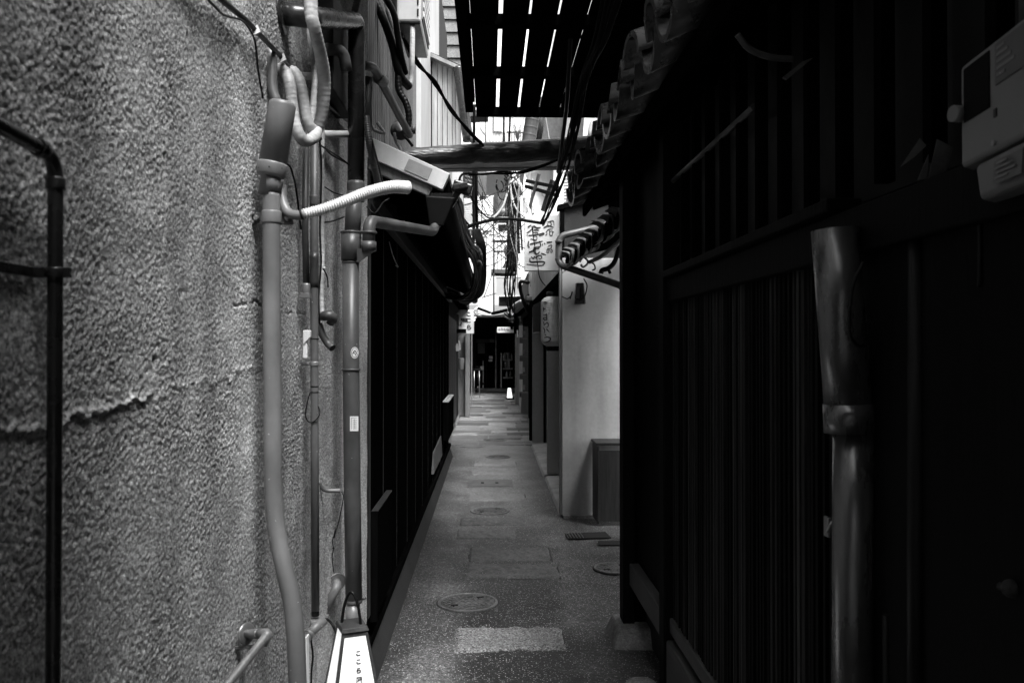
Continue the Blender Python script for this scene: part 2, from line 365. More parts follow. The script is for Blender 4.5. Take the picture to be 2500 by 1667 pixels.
def slab(px0, py0, px1, py1, m, t=.006, skew=0, rough=.0012, seed=1):
    a, b, c, d = atz(px0, py1, 0), atz(px1, py1 + skew, 0), atz(px1 - (px1 - 1195) * (py1 - py0) / (py1 - 850), py0 + skew * .6, 0), atz(px0 - (px0 - 1195) * (py1 - py0) / (py1 - 850), py0, 0)
    nx, ny = 44, 16; r = np.random.default_rng(seed); mb = MB(); vs = []
    hh = smooth_noise((ny, nx), 2.0, seed) * rough
    for j in range(ny):
        for i in range(nx):
            u, v = i / (nx - 1), j / (ny - 1)
            p = (a.lerp(b, u)).lerp(d.lerp(c, u), v); e = min(u, 1 - u, v * .6, (1 - v) * .6)
            if e == 0: p = p + Vector((r.uniform(-.006, .006), r.uniform(-.006, .006), 0))
            vs.append((p.x, p.y, t + hh[j, i] - (.012 if e == 0 else 0)))
    mb.add(vs, [(j * nx + i, j * nx + i + 1, (j + 1) * nx + i + 1, (j + 1) * nx + i) for j in range(ny - 1) for i in range(nx - 1)], True)
    q_ = [a + V(-.004, -.004, 0), b + V(.004, -.004, 0), c + V(.004, .004, 0), d + V(-.004, .004, 0)]
    new('stone_joint', MB().slab([V(p.x, p.y, -.012) for p in q_], (0, 0, .0085)), S["ground"], parent=pave)
    return new('paving_stone', mb, m, parent=pave)
# pitted granite stones set into the near pavement
slab(1106, 1533, 1384, 1594, S['granite'], .010, -6, .0035, 1)
for k, (a, b, c, d) in enumerate([(1142, 1335, 1350, 1372), (1135, 1374, 1370, 1412), (1112, 1292, 1262, 1316), (1120, 1262, 1288, 1284),
                                  (1140, 1205, 1286, 1224), (1150, 1143, 1268, 1160), (1156, 1122, 1262, 1138)]):
    slab(a, b, c, d, S['slabdark' if k < 4 else 'slabmid'], .003, 0, .0022, 10 + k)
# rows of smooth slabs where the alley narrows to the back
yy = 13.6; row = 0
while yy < 30:
    dep = random.uniform(.42, .62); xa = -.70; 
    while xa < .78:
        wd = random.uniform(.45, .85); xb = min(xa + wd, .86 if yy < 22 else .95)
        if xb - xa > .12 and not (row in (1, 3) and -.1 < (xa + xb) / 2 < .3):
            j = .012; t = random.uniform(.004, .010)
            o = new('paving_stone', MB().box(xa + j, xb - j, yy + j, yy + dep - j, -.02, t), S[random.choice(['slabdark', 'slabmid', 'plinth', 'granite', 'slabdark', 'concrete'])], parent=pave, bev=.004)
        xa = xb
    yy += dep; row += 1

# ---- the stucco building on the left
WX = -.55
stu = thing('stucco_building', 'pale rough stucco building wall carrying the pipes beside the alley mouth', 'building', (-2.5, .6, 0))
step = .0022
su = np.arange(.60, 3.70 + .047 + .07, step); z = np.arange(.345, 3.25, .0027)
s = [su[0]]
while s[-1] < su[-1] - .006: s.append(s[-1] + min(.0042, .0020 + .0011 * max(0, s[-1] - .8)))
s = np.array(s); Sg, Zs = np.meshgrid(s, z)
shp = (int((z[-1] - z[0]) / step) + 2, len(su))
def pick(n):          # from the even noise sheet to the wall's rows and columns
    ri = (z - z[0]) / step; r0 = ri.astype(int); fr = (ri - r0)[:, None]; rows = n[r0] * (1 - fr) + n[np.minimum(r0 + 1, shp[0] - 1)] * fr
    ci = (s - su[0]) / step; c0_ = np.minimum(ci.astype(int), shp[1] - 2); fc_ = (ci - c0_)[None, :]; return rows[:, c0_] * (1 - fc_) + rows[:, c0_ + 1] * fc_
a = np.clip((Sg - 3.70) / .03, 0, math.pi / 2); ex = np.clip(Sg - 3.70 - .03 * math.pi / 2, 0, None)
bx = WX - .03 + .03 * np.cos(a) - ex; by = np.where(Sg < 3.70, Sg, 3.70 + .03 * np.sin(a)); nx_, ny_ = np.cos(a), np.sin(a)
def grains(shape, cell, seed):      # separate sprayed grains: distance to the nearest of many scattered points
    r = np.random.default_rng(seed); ny, nx = int(shape[0] / cell) + 3, int(shape[1] / cell) + 3
    py, px, ph = r.random((ny, nx)), r.random((ny, nx)), r.uniform(.35, 1, (ny, nx))
    Y, Xx = np.meshgrid(np.arange(shape[0]) / cell + 1, np.arange(shape[1]) / cell + 1, indexing='ij'); iy, ix = Y.astype(int), Xx.astype(int); best = np.zeros(shape)
    for dy in (-1, 0, 1):
        for dx in (-1, 0, 1):
            a_, b_ = np.clip(iy + dy, 0, ny - 1), np.clip(ix + dx, 0, nx - 1)
            best = np.maximum(best, ph[a_, b_] * (1 - 1.1 * ((Y - iy - dy - py[a_, b_] + 0) ** 2 + (Xx - ix - dx - px[a_, b_]) ** 2)))
    return (best - best.mean()) / best.std()
h1 = pick(grains(shp, .0044 / step, 11)); h2 = pick(band_noise(shp, .012 / step, .8, 12)); h3 = pick(smooth_noise(shp, .09 / step, 13)); h4 = pick(RNG.standard_normal(shp))
g_ = h1 + .12 * h2
msk = np.clip(pick(smooth_noise(shp, .16 / step, 21)) * .45 + .55, .1, 1.2)
h = (.0007 + .0006 * msk) * np.where(g_ > 0, np.tanh(g_ * .8), np.tanh(g_ * .8) * 1.5) + .0002 * h4 + .0007 * h3
wob = .006 * pick(smooth_noise(shp, .05 / step, 14)) + .0025 * pick(smooth_noise(shp, .012 / step, 15))
near = .6 * np.clip((1.42 - Sg) / .15, 0, 1); zs_ = 1.497 + (Sg - .92) * .05 + wob
h += near * .007 * np.exp(-((Zs - zs_ - .004) / .0045) ** 2) - near * .002 * (Zs < zs_) * np.exp(-np.clip(zs_ - Zs, 0, None) / .05)
far = np.clip((Sg - 1.40) / .05, 0, 1) * np.clip((2.1 - Sg) / .3, 0, 1)
h += far * .0015 * np.exp(-((Zs - zs_ - .006) / .006) ** 2)
cr = np.clip((Sg - 1.38) / .1, 0, 1) * np.clip((2.5 - Sg) / .1, 0, 1)
h -= cr * .005 * np.exp(-((Zs - 1.698 - wob * .8) / .0026) ** 2) * np.clip(h3 * 1.5 + 1, 0, 1)
h -= .007 * np.exp(-((Sg - 1.366 - .3 * wob) / .005) ** 2) * ((Zs > 1.505) & (Zs < 1.585))
h -= .003 * np.exp(-((Sg - 1.40 - .4 * wob) / .004) ** 2) * ((Zs > 1.70) & (Zs < 1.93)) * (h3 > -.3)
h -= .006 * np.exp(-(((Sg - 1.50) / .006) ** 2 + ((Zs - 2.165) / .008) ** 2)) - .003 * np.exp(-(((Sg - 1.50) / .016) ** 2 + ((Zs - 2.165) / .018) ** 2))
lip = np.clip((Zs - .345) / .03, 0, 1); h = h * lip - .03 * (1 - lip) ** 2
grid_mesh('wall', bx + nx_ * h, by + ny_ * h, Zs, S['stucco'], stu, WL[stu.name])
new('core', MB().box(-5, WX - .008, -2.4, .603, .345, 6.8).box(-5, WX - .008, .600, 3.69, 3.245, 6.8).box(-5, WX - .045, .603, 3.69, .345, 3.245), S['stucco'], stu)
new('shade_overhang', MB().box(-1.2, -.22, 1.9, 3.75, 3.27, 6.8), S['stucco'], stu, bev=.01)  # unseen overhang added to shade the upper wall around the pipes
new('foundation', MB().box(-5, WX - .012, -2.4, 3.70, -.03, .35), S['concrete'], stu, bev=.006)

# added, unseen: roof above the viewer and house behind, to dim the alley mouth
gr = thing('added_shade_roof', 'added unseen timber roof shading the alley entrance above the viewer', 'roof', (.2, -.4, 3.05))
new('deck', MB().hexa([(-.54, -1.3, 3.05), (1.4, -1.3, 3.05), (1.4, .47, 3.05), (-.54, .47, 3.05), (-.54, -1.3, 3.12), (1.4, -1.3, 3.12), (1.4, .47, 3.12), (-.54, .47, 3.12)]), S['char'], gr)
for k in range(5): new('rafter', MB().box(-.54, 1.4, -1.2 + k * .36, -1.14 + k * .36, 2.97, 3.049), S['char'], gr)
sth = thing('added_street_house', 'added unseen pale plaster house behind the viewer, shaping light into the alley', 'house', (0, -6, 0))
new('front', MB().box(-9, 9, -9, -4.8, -.03, 6.2), S['plaster'], sth)
new('roof', MB().hexa([(-9.2, -9.3, 6.2), (9.2, -9.3, 6.2), (9.2, -4.3, 6.2), (-9.2, -4.3, 6.2), (-9.2, -7.2, 7.6), (9.2, -7.2, 7.6), (9.2, -6.6, 7.6), (-9.2, -6.6, 7.6)]), S['tile'], sth)
for k in range(6): new('window', MB().box(-7.5 + k * 2.6, -6.1 + k * 2.6, -4.83, -4.77, .3, 2.2), S['glass'], sth)

# ---- charred plank house on the left, behind the stucco corner
HX = -.60
ph = thing('plank_house', 'black charred timber plank house along the left side of the alley', 'house', (-2.5, 8, 0))
new('core', MB().box(-5, HX - .03, 3.8, 12.2, .1, 6.2), S['void'], ph)
new('plinth', MB().hexa([(-1.2, 3.75, -.03), (-.535, 3.75, -.03), (-.535, 12.2, -.03), (-1.2, 12.2, -.03), (-1.2, 3.75, .15), (HX + .012, 3.75, .15), (HX + .012, 12.2, .15), (-1.2, 12.2, .15)]), S['plinthd'], ph, bev=.01)
new('sill_board', MB().box(HX - .02, HX + .03, 3.76, 12.2, .152, .20), S['char'], ph, bev=.004)
new('trim_post', MB().box(HX - .05, -.553, 3.78, 3.84, .36, 2.42), S['dwood'], ph, bev=.004)
y = 3.86; pl = {}
for i in range(4): pl[i] = bare(MB().box(0, .018 + .0008 * i, 0, .1105, 0, 2.2), S['plank'])
k = 0
while y < 12.1:
    share('plank', pl[random.randrange(4)], ph, (HX - .018, y, .20)); y += .112; k += 1
y = 3.914
btn = bare(MB().box(0, .008, 0, .022, 0, 2.2), S['void'])
while y < 12.1:
    share('batten', btn, ph, (HX - .005, y + .04, .20)); y += .672
new('rail', MB().box(HX, HX + .045, 3.86, 12.1, 2.28, 2.36), S['dwoody'], ph, bev=.004)

# eave roof projecting from the plank house over the alley
ev = thing('eave_roof', 'low lean-to eave roof with pale metal edge jutting over the black plank house', 'roof', (-.4, 5, 2.3))
A, B = at(905, 340, 3.86), at(1098, 428, 3.86)      # slope line of the gable edge
dd = (B - A).normalized(); nn = Vector((-dd.z, 0, dd.x)); 
def along(t, off, y): p = A + dd * t + nn * off; return (p.x, y, p.z)
L = (B - A).length
new('roof_sheet', MB().hexa([along(-.25, -.02, 3.90), along(L, -.02, 3.90), along(L, -.02, 12.2), along(-.25, -.02, 12.2), along(-.25, 0, 3.90), along(L, 0, 3.90), along(L, 0, 12.2), along(-.25, 0, 12.2)]), S['siding'], ev)
new('verge_cover', MB().hexa([along(-.02, -.085, 3.84), along(L, -.080, 3.84), along(L, -.080, 3.90), along(-.02, -.085, 3.90), along(-.02, .006, 3.84), along(L, .004, 3.84), along(L, .004, 3.90), along(-.02, .006, 3.90)]), S['white2'], ev, bev=.004)
new('patch_plate', MB().hexa([along(.205, -.07, 3.836), along(.325, -.068, 3.836), along(.325, -.068, 3.842), along(.205, -.07, 3.842), along(.205, -.012, 3.836), along(.325, -.010, 3.836), along(.325, -.010, 3.842), along(.205, -.012, 3.842)]), S['plasterg'], ev, bev=.001)
new('verge_board', MB().hexa([along(-.10, -.135, 3.86), along(L - .05, -.130, 3.86), along(L - .05, -.130, 3.90), along(-.10, -.135, 3.90), along(-.10, -.085, 3.86), along(L - .05, -.082, 3.86), along(L - .05, -.082, 3.90), along(-.10, -.085, 3.90)]), S['wood'], ev, bev=.003)
for i in range(17):
    yy = 4.1 + i * .48
    new('rafter', MB().hexa([along(-.1, -.10, yy), along(L - .03, -.10, yy), along(L - .03, -.10, yy + .05), along(-.1, -.10, yy + .05), along(-.1, -.02, yy), along(L - .03, -.02, yy), along(L - .03, -.02, yy + .05), along(-.1, -.02, yy + .05)]), S['char'], ev)
new('fascia', MB().box(B.x - .03, B.x - .005, 3.92, 12.2, B.z - .13, B.z - .01), S['char'], ev)
# board behind the black pipe, below the eave
new('wall_board', MB().slab([at(748, 330, 3.62), at(866, 372, 3.62), at(866, 410, 3.62), at(748, 372, 3.62)], (0, .03, 0)), S['woodx'], label='weathered board behind the black pipe under the pale roof edge', cat='board')

# ---- the right-hand timber townhouse (very dark)
RX = .80
rh = thing('timber_townhouse', 'almost black timber townhouse with slatted front on the right', 'house', (1.9, 1.8, 0))
new('core', MB().box(RX + .07, 4, -1.2, 4.62, 0, 3.0).box(1.5, 4, -1.2, 4.62, 3.0, 6.2), S['void'], rh)
new('corner_post', MB().box(.735, .80, 4.50, 4.62, .085, 2.75), S['bwood'], rh, bev=.006)
new('post_stone', MB().hexa([(.66, 4.36, -.02), (.92, 4.36, -.02), (.92, 4.72, -.02), (.66, 4.72, -.02), (.70, 4.42, .088), (.88, 4.42, .088), (.88, 4.68, .088), (.70, 4.68, .088)]), S['concrete'], rh, bev=.015)
new('post_filler', MB().box(RX + .001, RX + .10, 4.53, 4.60, .0, 2.9), S['char'], rh)
new('door_panel', MB().box(RX + .02, RX + .05, 3.72, 4.52, .42, 2.6), S['bwood'], rh)
new('lower_rail', MB().box(RX - .03, RX + .03, 3.64, 4.50, .30, .42), S['bwoody'], rh, bev=.005)
new('frame_post', MB().box(RX - .045, RX + .03, 3.54, 3.64, .02, 2.7), S['bwood'], rh, bev=.005)
new('base_rail', MB().box(RX - .02, RX + .04, .2, 3.54, .37, .435), S['bwoody'], rh, bev=.005)
new('base_board', MB().box(RX - .035, RX + .05, .2, 3.54, .06, .34), S['bwoody'], rh, bev=.008)
new('base_stone', MB().box(RX - .03, RX + .08, .2, 3.52, -.02, .055), S['concrete'], rh, bev=.01)
new('lintel', MB().box(RX - .03, RX + .05, .2, 3.54, 1.80, 1.90), S['bwood'], rh, bev=.005)
new('lintel_shelf', MB().box(RX - .05, RX + .03, 1.8, 3.54, 1.905, 1.935), S['bwood'], rh, bev=.004)
sl_me = [bare(MB().box(0, .022, 0, .016, 0, 1.365), S['slat_' + q]) for q in 'aaabbc'] + [bare(MB().box(0, .028, 0, .021, 0, 1.365), S['slat_b'])]
new('boarding', MB().box(RX - .006, RX + .03, .2, 1.80, .436, 1.80), S['bwood'], rh)
y = 1.82; k = 0
while y < 3.52:
    share('slat', sl_me[6 if k % 7 == 0 else random.randrange(6)], rh, (RX - .008 + random.uniform(-.003, .004), y + random.uniform(-.003, .003), .435), (rad(random.uniform(-.12, .12)), 0, rad(random.uniform(-6, 6)))); y += .033; k += 1
bar = bare(MB().box(0, .03, 0, .03, 0, .68), S['plank'])
y = .5
while y < 3.5: share('window_bar', bar, rh, (RX - .005, y, 1.94)); y += .19
new('window_pane', MB().box(RX + .045, RX + .055, .3, 3.52, 1.93, 2.6), S['gutter'], rh)
# right eave: deck, rafters, gutter pole
er = thing('tiled_eave', 'black tiled eave of the timber townhouse overhead on the right', 'roof', (1.0, 1.8, 2.6))
new('deck', MB().hexa([(.68, -1.2, 2.59), (1.7, -1.2, 2.98), (1.7, 5.75, 2.98), (.68, 5.75, 2.59), (.68, -1.2, 2.63), (1.7, -1.2, 3.02), (1.7, 5.75, 3.02), (.68, 5.75, 2.63)]), S['char'], er)
raf = bare(MB().hexa([(0, 0, -.07), (1.0, 0, .31), (1.0, .05, .31), (0, .05, -.07), (0, 0, 0), (1.0, 0, .38), (1.0, .05, .38), (0, .05, 0)]), S['char'])
for i in range(14): share('rafter', raf, er, (.69, .2 + i * .4, 2.59))
new('eave_board', MB().box(.655, .68, -1.2, 5.75, 2.53, 2.61), S['char'], er, bev=.004)
def shell(r0, r1, a0, a1, ln, slope, n=12):       # a half-round tile running up the slope, open rim towards the alley
    mb = MB(); vs = []
    for k in range(n + 1):
        q = a0 + (a1 - a0) * k / n; c, s_ = math.cos(q), math.sin(q)
        vs += [(0, r1 * c, r1 * s_), (0, r0 * c, r0 * s_), (ln, r1 * c, r1 * s_ + slope * ln), (ln, r0 * c, r0 * s_ + slope * ln)]
    fs = []
    for k in range(n):
        a, b = 4 * k, 4 * k + 4
        fs += [(a, b, b + 1, a + 1), (a, a + 2, b + 2, b), (a + 1, b + 1, b + 3, a + 3), (a + 2, a + 3, b + 3, b + 2)]
    fs += [(0, 1, 3, 2), (4 * n, 4 * n + 2, 4 * n + 3, 4 * n + 1)]
    return mb.add(vs, fs, True)
cover = bare(shell(.070, .092, rad(-12), rad(192), .33, .38), S['tile']); pan = bare(shell(.082, .104, rad(170), rad(370), .33, .38), S['tile'])
for me_ in (cover, pan):
    for p_ in me_.polygons: p_.use_smooth = abs(p_.normal.x) < .8
def jit(d): return tuple(rad(random.uniform(-d, d)) for _ in range(3))
for r in range(3):
    yy = -.6
    while yy < 5.65:
        share('cover_tile', cover, er, (.53 + r * .30 + random.uniform(-.012, .012), yy, 2.675 + r * .114), jit(10))
        share('pan_tile', pan, er, (.55 + r * .30 + random.uniform(-.012, .012), yy + .15, 2.668 + r * .114), jit(10)); yy += .30
new('gutter_pole', MB().tube([(.80, 3.78, 2.33), (.80, 2.45, 2.33)], .011, 10), S['pvcd'], label='thin grey horizontal pole under the dark right eave', cat='pole')

# ---- far right: plaster shop with wing walls
sh = thing('plaster_shop', 'pale plaster shop with wing walls and recessed doorways on the right', 'shop', (1.5, 11, 0))
new('core', MB().box(1.0, 4, 7.95, 14.6, -.02, 2.5).box(.86, 4, 7.95, 14.6, 2.5, 3.0), S['void'], sh)
new('wing_wall', MB().box(.69, 1.5, 7.78, 7.93, .012, 2.46), S['plaster'], sh, bev=.006)
new('wing_edge', MB().box(.672, .69, 7.80, 7.915, .02, 2.46), S['plasterg'], sh)
new('wing_wall', MB().box(.715, 1.0, 10.1, 10.22, .05, 2.4), S['plasterg'], sh, bev=.006)
new('wing_wall', MB().box(.70, 1.0, 13.45, 13.6, .06, 2.4), S['plasterg'], sh, bev=.006)
new('edge_post', MB().box(.655, .70, 13.43, 13.55, .09, 2.4), S['char'], sh, bev=.004)
new('inner_post', MB().box(.885, .92, 13.40, 13.46, .06, 2.4), S['char'], sh)
new('inner_post', MB().box(.86, .93, 9.98, 10.06, .06, 2.4), S['char'], sh)
for (y0, y1) in ((7.93, 10.1), (10.22, 13.45)):
    new('door_sill', MB().hexa([(.665, y0, -.02), (1.05, y0, -.02), (1.05, y1, -.02), (.675, y1, -.02), (.69, y0, .03), (1.05, y0, .055), (1.05, y1, .055), (.70, y1, .03)]), S['plaster'], sh, bev=.012)
new('wing_foot', MB().box(.70, 1.3, 7.74, 7.95, -.02, .02), S['concrete'], sh)
for (y0, y1) in ((8.2, 9.9), (10.6, 13.2)):
    for k in range(2):
        w_ = (y1 - y0) / 2; new('sliding_door', MB().box(.955 - .03 * k, .985 - .03 * k, y0 + k * w_, y0 + (k + 1) * w_, .06, 2.0), S['dwood'], sh, bev=.004)
# corrugated upper storey
cor = thing('corrugated_upper_wall', 'grey ribbed upper wall hanging over the shop doorways behind the big white sign', 'wall', (.8, 11, 2.37))
new('backing', MB().box(.72, .86, 8.25, 15.0, 2.38, 3.0), S['sheet'], cor)
rib = bare(MB().box(.000, .006, 0, .03, 0, .63), S['sidingl'])
y = 8.26
while y < 14.95: share('rib', rib, cor, (.716, y, 2.375)); y += .085
new('bottom_beam', MB().box(.70, .84, 8.2, 15.0, 2.28, 2.372), S['char'], cor)
new('front_panel', MB().slab([at(1377, 640, 7.82), at(1500, 640, 7.82), at(1500, 486, 7.82), at(1377, 506, 7.82)], (0, .1, 0)), S['plinthd'], sh)
new('panel_frame', MB().slab([at(1369, 660, 7.80), at(1378, 660, 7.80), at(1378, 500, 7.80), at(1369, 502, 7.80)], (0, .1, 0)), S['char'], sh)
new('panel_cap', MB().slab([at(1362, 512, 7.78), at(1500, 484, 7.78), at(1500, 470, 7.78), at(1362, 500, 7.78)], (0, .14, 0)), S['char'], sh)

# ---- timber house further right, back of the alley
fr = thing('far_timber_house', 'dark timber house with pillar at the far right of the alley', 'house', (2, 22, 0))
new('core', MB().box(1.02, 5, 14.65, 31, 0, 3.6), S['void'], fr)
new('pillar', MB().slab([at(1258, 986, 23.5), at(1269, 986, 23.5), at(1269, 815, 23.5), at(1258, 815, 23.5)], (0, .2, 0)), S['wood'], fr, bev=.006)
new('door_frame', MB().box(.90, 1.02, 18.8, 19.0, 0, 2.3).box(.90, 1.02, 15.0, 15.2, 0, 2.3).box(.90, 1.02, 14.9, 22, 2.2, 2.4), S['char'], fr)
for k in range(5): new('door_panel', MB().box(.985, 1.015, 15.25 + k * .7, 15.9 + k * .7, .05, 2.15), S['dwood'], fr)
new('eave', MB().hexa([(.66, 14.7, 2.5), (1.3, 14.7, 2.8), (1.3, 27, 2.8), (.66, 27, 2.5), (.66, 14.7, 2.55), (1.3, 14.7, 2.88), (1.3, 27, 2.88), (.66, 27, 2.55)]), S['char'], fr)
# ---- far left house
fl = thing('far_left_house', 'dark shop house with lit corner post at the far left', 'house', (-2, 20, 0))
new('core', MB().box(-5, -.76, 12.25, 31, 0, 3.4), S['void'], fl)
new('screen_panel', MB().slab([at(1119, 1014, 19.2), at(1136, 1014, 19.2), at(1136, 812, 19.2), at(1119, 812, 19.2)], (0, .12, 0)), S['wood'], fl)
new('corner_post', MB().slab([at(1136, 1017, 19.0), at(1147, 1016, 19.0), at(1147, 810, 19.0), at(1136, 810, 19.0)], (0, .16, 0)), S['wood'], fl, bev=.006)
new('second_post', MB().slab([at(1150, 990, 22.0), at(1153, 990, 22.0), at(1153, 800, 22.0), at(1150, 800, 22.0)], (0, .1, 0)), S['wood'], fl)
new('foot_stone', MB().slab([at(1112, 1055, 17), at(1120, 1022, 17), at(1120, 1010, 17), at(1112, 1030, 17)], (0, .3, 0)), S['concrete'], fl)
new('eave', MB().hexa([(-1.2, 12.3, 2.75), (-.48, 12.3, 2.45), (-.48, 28, 2.45), (-1.2, 28, 2.75), (-1.2, 12.3, 2.82), (-.48, 12.3, 2.51), (-.48, 28, 2.51), (-1.2, 28, 2.82)]), S['char'], fl)
for k in range(6): new('door_panel', MB().box(-.76, -.735, 12.6 + k * .95, 13.5 + k * .95, .08, 2.2), S['dwood'], fl)
# ---- end of the alley
eh = thing('end_house', 'black house front with doorway closing the end of the alley', 'house', (0, 31, 0))
new('front', MB().box(-3, 3, 31, 34, -.02, 2.85), S['void'], eh)
new('roof', MB().hexa([(-3, 27.6, 2.65), (3, 27.6, 2.65), (3, 34, 3.3), (-3, 34, 3.3), (-3, 27.6, 2.72), (3, 27.6, 2.72), (3, 34, 3.4), (-3, 34, 3.4)]), S['tile'], eh)
for k, xx in enumerate((-.5, -.1, .3, .7)): new('door_panel', MB().box(xx, xx + .37, 30.95, 30.99, .05, 2.1), S['char'], eh, bev=.004)
new('threshold', MB().box(-.7, 1.0, 30.6, 31, -.02, .1), S['concrete'], eh)
def paste(name, x0, y0, x1, y1, d, m, label, cat, t=.01, group=None, parent=None):
    return new(name, MB().slab([at(x0, y1, d), at(x1, y1, d), at(x1, y0, d), at(x0, y0, d)], (0, t, 0)), m, parent=parent, label=label, cat=cat, group=group)
paste('door_curtain', 1166, 837, 1184, 863, 30.5, S['dwoody'], 'dim cloth curtain hanging at the far end of the alley', 'curtain')
paste('name_board', 1162, 828, 1196, 836, 30.6, S['dwoody'], 'narrow board above the dim cloth curtain at the far end', 'board')
paste('name_plate', 1196, 828, 1207, 836, 30.55, S['papd'], 'small pale plate right of the narrow board at the far end', 'plate')
paste('notice', 1194, 869, 1203, 876, 30.5, S['paper'], 'small white notice on the far dark door, upper of two', 'notice')
paste('notice', 1192, 878, 1202, 882, 30.5, S['paper'], 'small white notice on the far dark door, lower of two', 'notice')
paste('wall_menu', 1232, 860, 1244, 900, 29.5, S['dwoody'], 'dim framed menu on the far wall right of the door', 'frame')

# ================================================================== PIPES ON THE STUCCO WALL
def px_path(pts): return [at(*p) for p in pts]
def ring(mb, c, axis, r, w): ax = Vector(axis).normalized(); c = Vector(c); return mb.lathe(c - ax * w / 2, ax, [(r * .96, 0), (r, w * .15), (r, w * .85), (r * .96, w)], 20)
def bolt(parent, c, axis, r=.006, h=.006, m=None):
    ax = Vector(axis).normalized(); return new('bolt', MB().lathe(c, ax, [(r, 0), (r, h * .7), (r * .7, h)], 6), m or S['galv'], parent)

# near black conduit, left edge of the picture
t = thing('black_conduit', 'thin black pipe at the left edge with an elbow running back along the stucco wall', 'pipe', atx(128, 1640, -.52))
X = -.52
p0, p1, p2 = atx(126, 1720, X), atx(140, 385, X), atx(-120, 175, X)
p1.y = p0.y = (p0.y + p1.y) / 2; p2.z = p1.z + .035
new('pipe', MB().tube(fillet([p0 - V(0, 0, .6), p1, p2 - V(0, .4, 0)], .03, 8), .0088, 16), S['black'], t)
new('elbow_collar', ring(MB(), p1 - V(0, 0, .032), (0, 0, 1), .0112, .014), S['black'], t); new('elbow_collar', ring(MB(), p1 - V(0, .034, -.002), (0, 1, -.1), .011, .014), S['black'], t)
c = atx(130, 665, X); c.y = p1.y
cl = new('clamp', ring(MB(), c, (0, 0, 1), .0118, .012).box(WX - .005, c.x, c.y - .004, c.y + .004, c.z - .006, c.z + .006), S['black'], t)
new('clamp_arm', MB().box(WX + .004, WX + .009, c.y - .075, c.y - .009, c.z - .006, c.z + .006).box(c.x - .002, c.x + .018, c.y - .004, c.y + .004, c.z - .006, c.z + .006), S['black'], t, bev=.001)

# main grey drain pipe with fat sleeve
X = -.50; D0 = atx(665, 800, X).y
t = thing('grey_drain_pipe', 'thick light grey drain pipe with a fat sleeve, standing out from the stucco wall', 'pipe', at(728, 1700, D0))
new('pipe', MB().tube(catmull(px_path([(663, 470, D0), (663, 560, D0), (664, 800, D0), (666, 1050, D0), (668, 1200, D0), (677, 1300, D0 - .01), (695, 1390, D0 - .03), (713, 1470, D0 - .04), (722, 1560, D0 - .05), (727, 1680, D0 - .05), (730, 1800, D0 - .05)]), 8), .0202, 24), S['pvc'], t)
sA, sB = at(690, 254, D0), at(666, 398, D0)
new('sleeve', MB().lathe(sA, sB - sA, [(.026, -.004), (.0305, .0), (.0312, .006), (.0318, (sB - sA).length)], 28), S['pvc'], t)
ax = (sB - sA).normalized()
sp = new('sleeve_collar', MB().lathe(sB, ax, [(.0325, .0), (.034, .004), (.033, .026), (.030, .031), (.022, .033), (.0215, .075)], 28), S['pvc'], t)
for q in (-1, 0, 1): bolt(sp, sB + ax * .016 + V(.031 * math.sin(q * .9 + .1), -.031 * math.cos(q * .9 + .1), 0), (math.sin(q * .9), -math.cos(q * .9), 0), .0025, .003, S['black'])
new('socket', MB().tube([at(662, 428, D0), at(663, 470, D0)], .0225, 24), S['pvc'], t)
c = at(663, 531, D0)
cl = new('clamp', ring(MB(), c, (0, 0, 1), .0228, .03).box(c.x - .05, c.x + .045, c.y + .016, c.y + .022, c.z - .014, c.z + .014).box(WX, c.x - .042, c.y + .012, c.y + .028, c.z - .016, c.z + .016), S['pvc'], t, bev=.002)
for dx in (-.038, .034): bolt(cl, c + V(dx, .016, 0), (0, -1, 0), .0075, .012)
for dz in (-.010, .010): bolt(cl, c + V(-.046, .012, dz), (0, -1, 0), .004, .008)

# white corrugated hose
P = catmull(px_path([(688, 455, 1.93), (690, 490, 1.92), (703, 518, 1.91), (726, 526, 1.90), (745, 522, 1.90)]), 8)
t = thing('corrugated_hose', 'bright white corrugated hose bending from the grey pipe towards the eave', 'hose', at(745, 522, 1.90))
new('elbow', MB().tube(P, .0112, 16), S['pvc'], t)
new('cable_tie', ring(MB(), at(737, 524, 1.90), at(745, 522, 1.9) - at(730, 526, 1.9), .0130, .005), S['cable'], t)
P = resample(catmull(px_path([(738, 524, 1.90), (792, 510, 1.92), (847, 490, 1.94), (902, 469, 1.97), (956, 457, 2.0), (994, 458, 2.03)]), 12), .0012)
n = len(P); new('hose', MB().tube(P, [(.0114 + .0032 * i / n) * (1 + .13 * math.cos(2 * math.pi * i / 5)) for i in range(n)], 20), S['hose'], t)
new('end_ring', ring(MB(), P[-1], P[-1] - P[-5], .0165, .006), S['hose'], t)
new('mouth', MB().tube([P[-1] + (P[-1] - P[-8]).normalized() * .003, P[-1] + (P[-1] - P[-8]).normalized() * .0042], .0135, 20), S['void'], t)

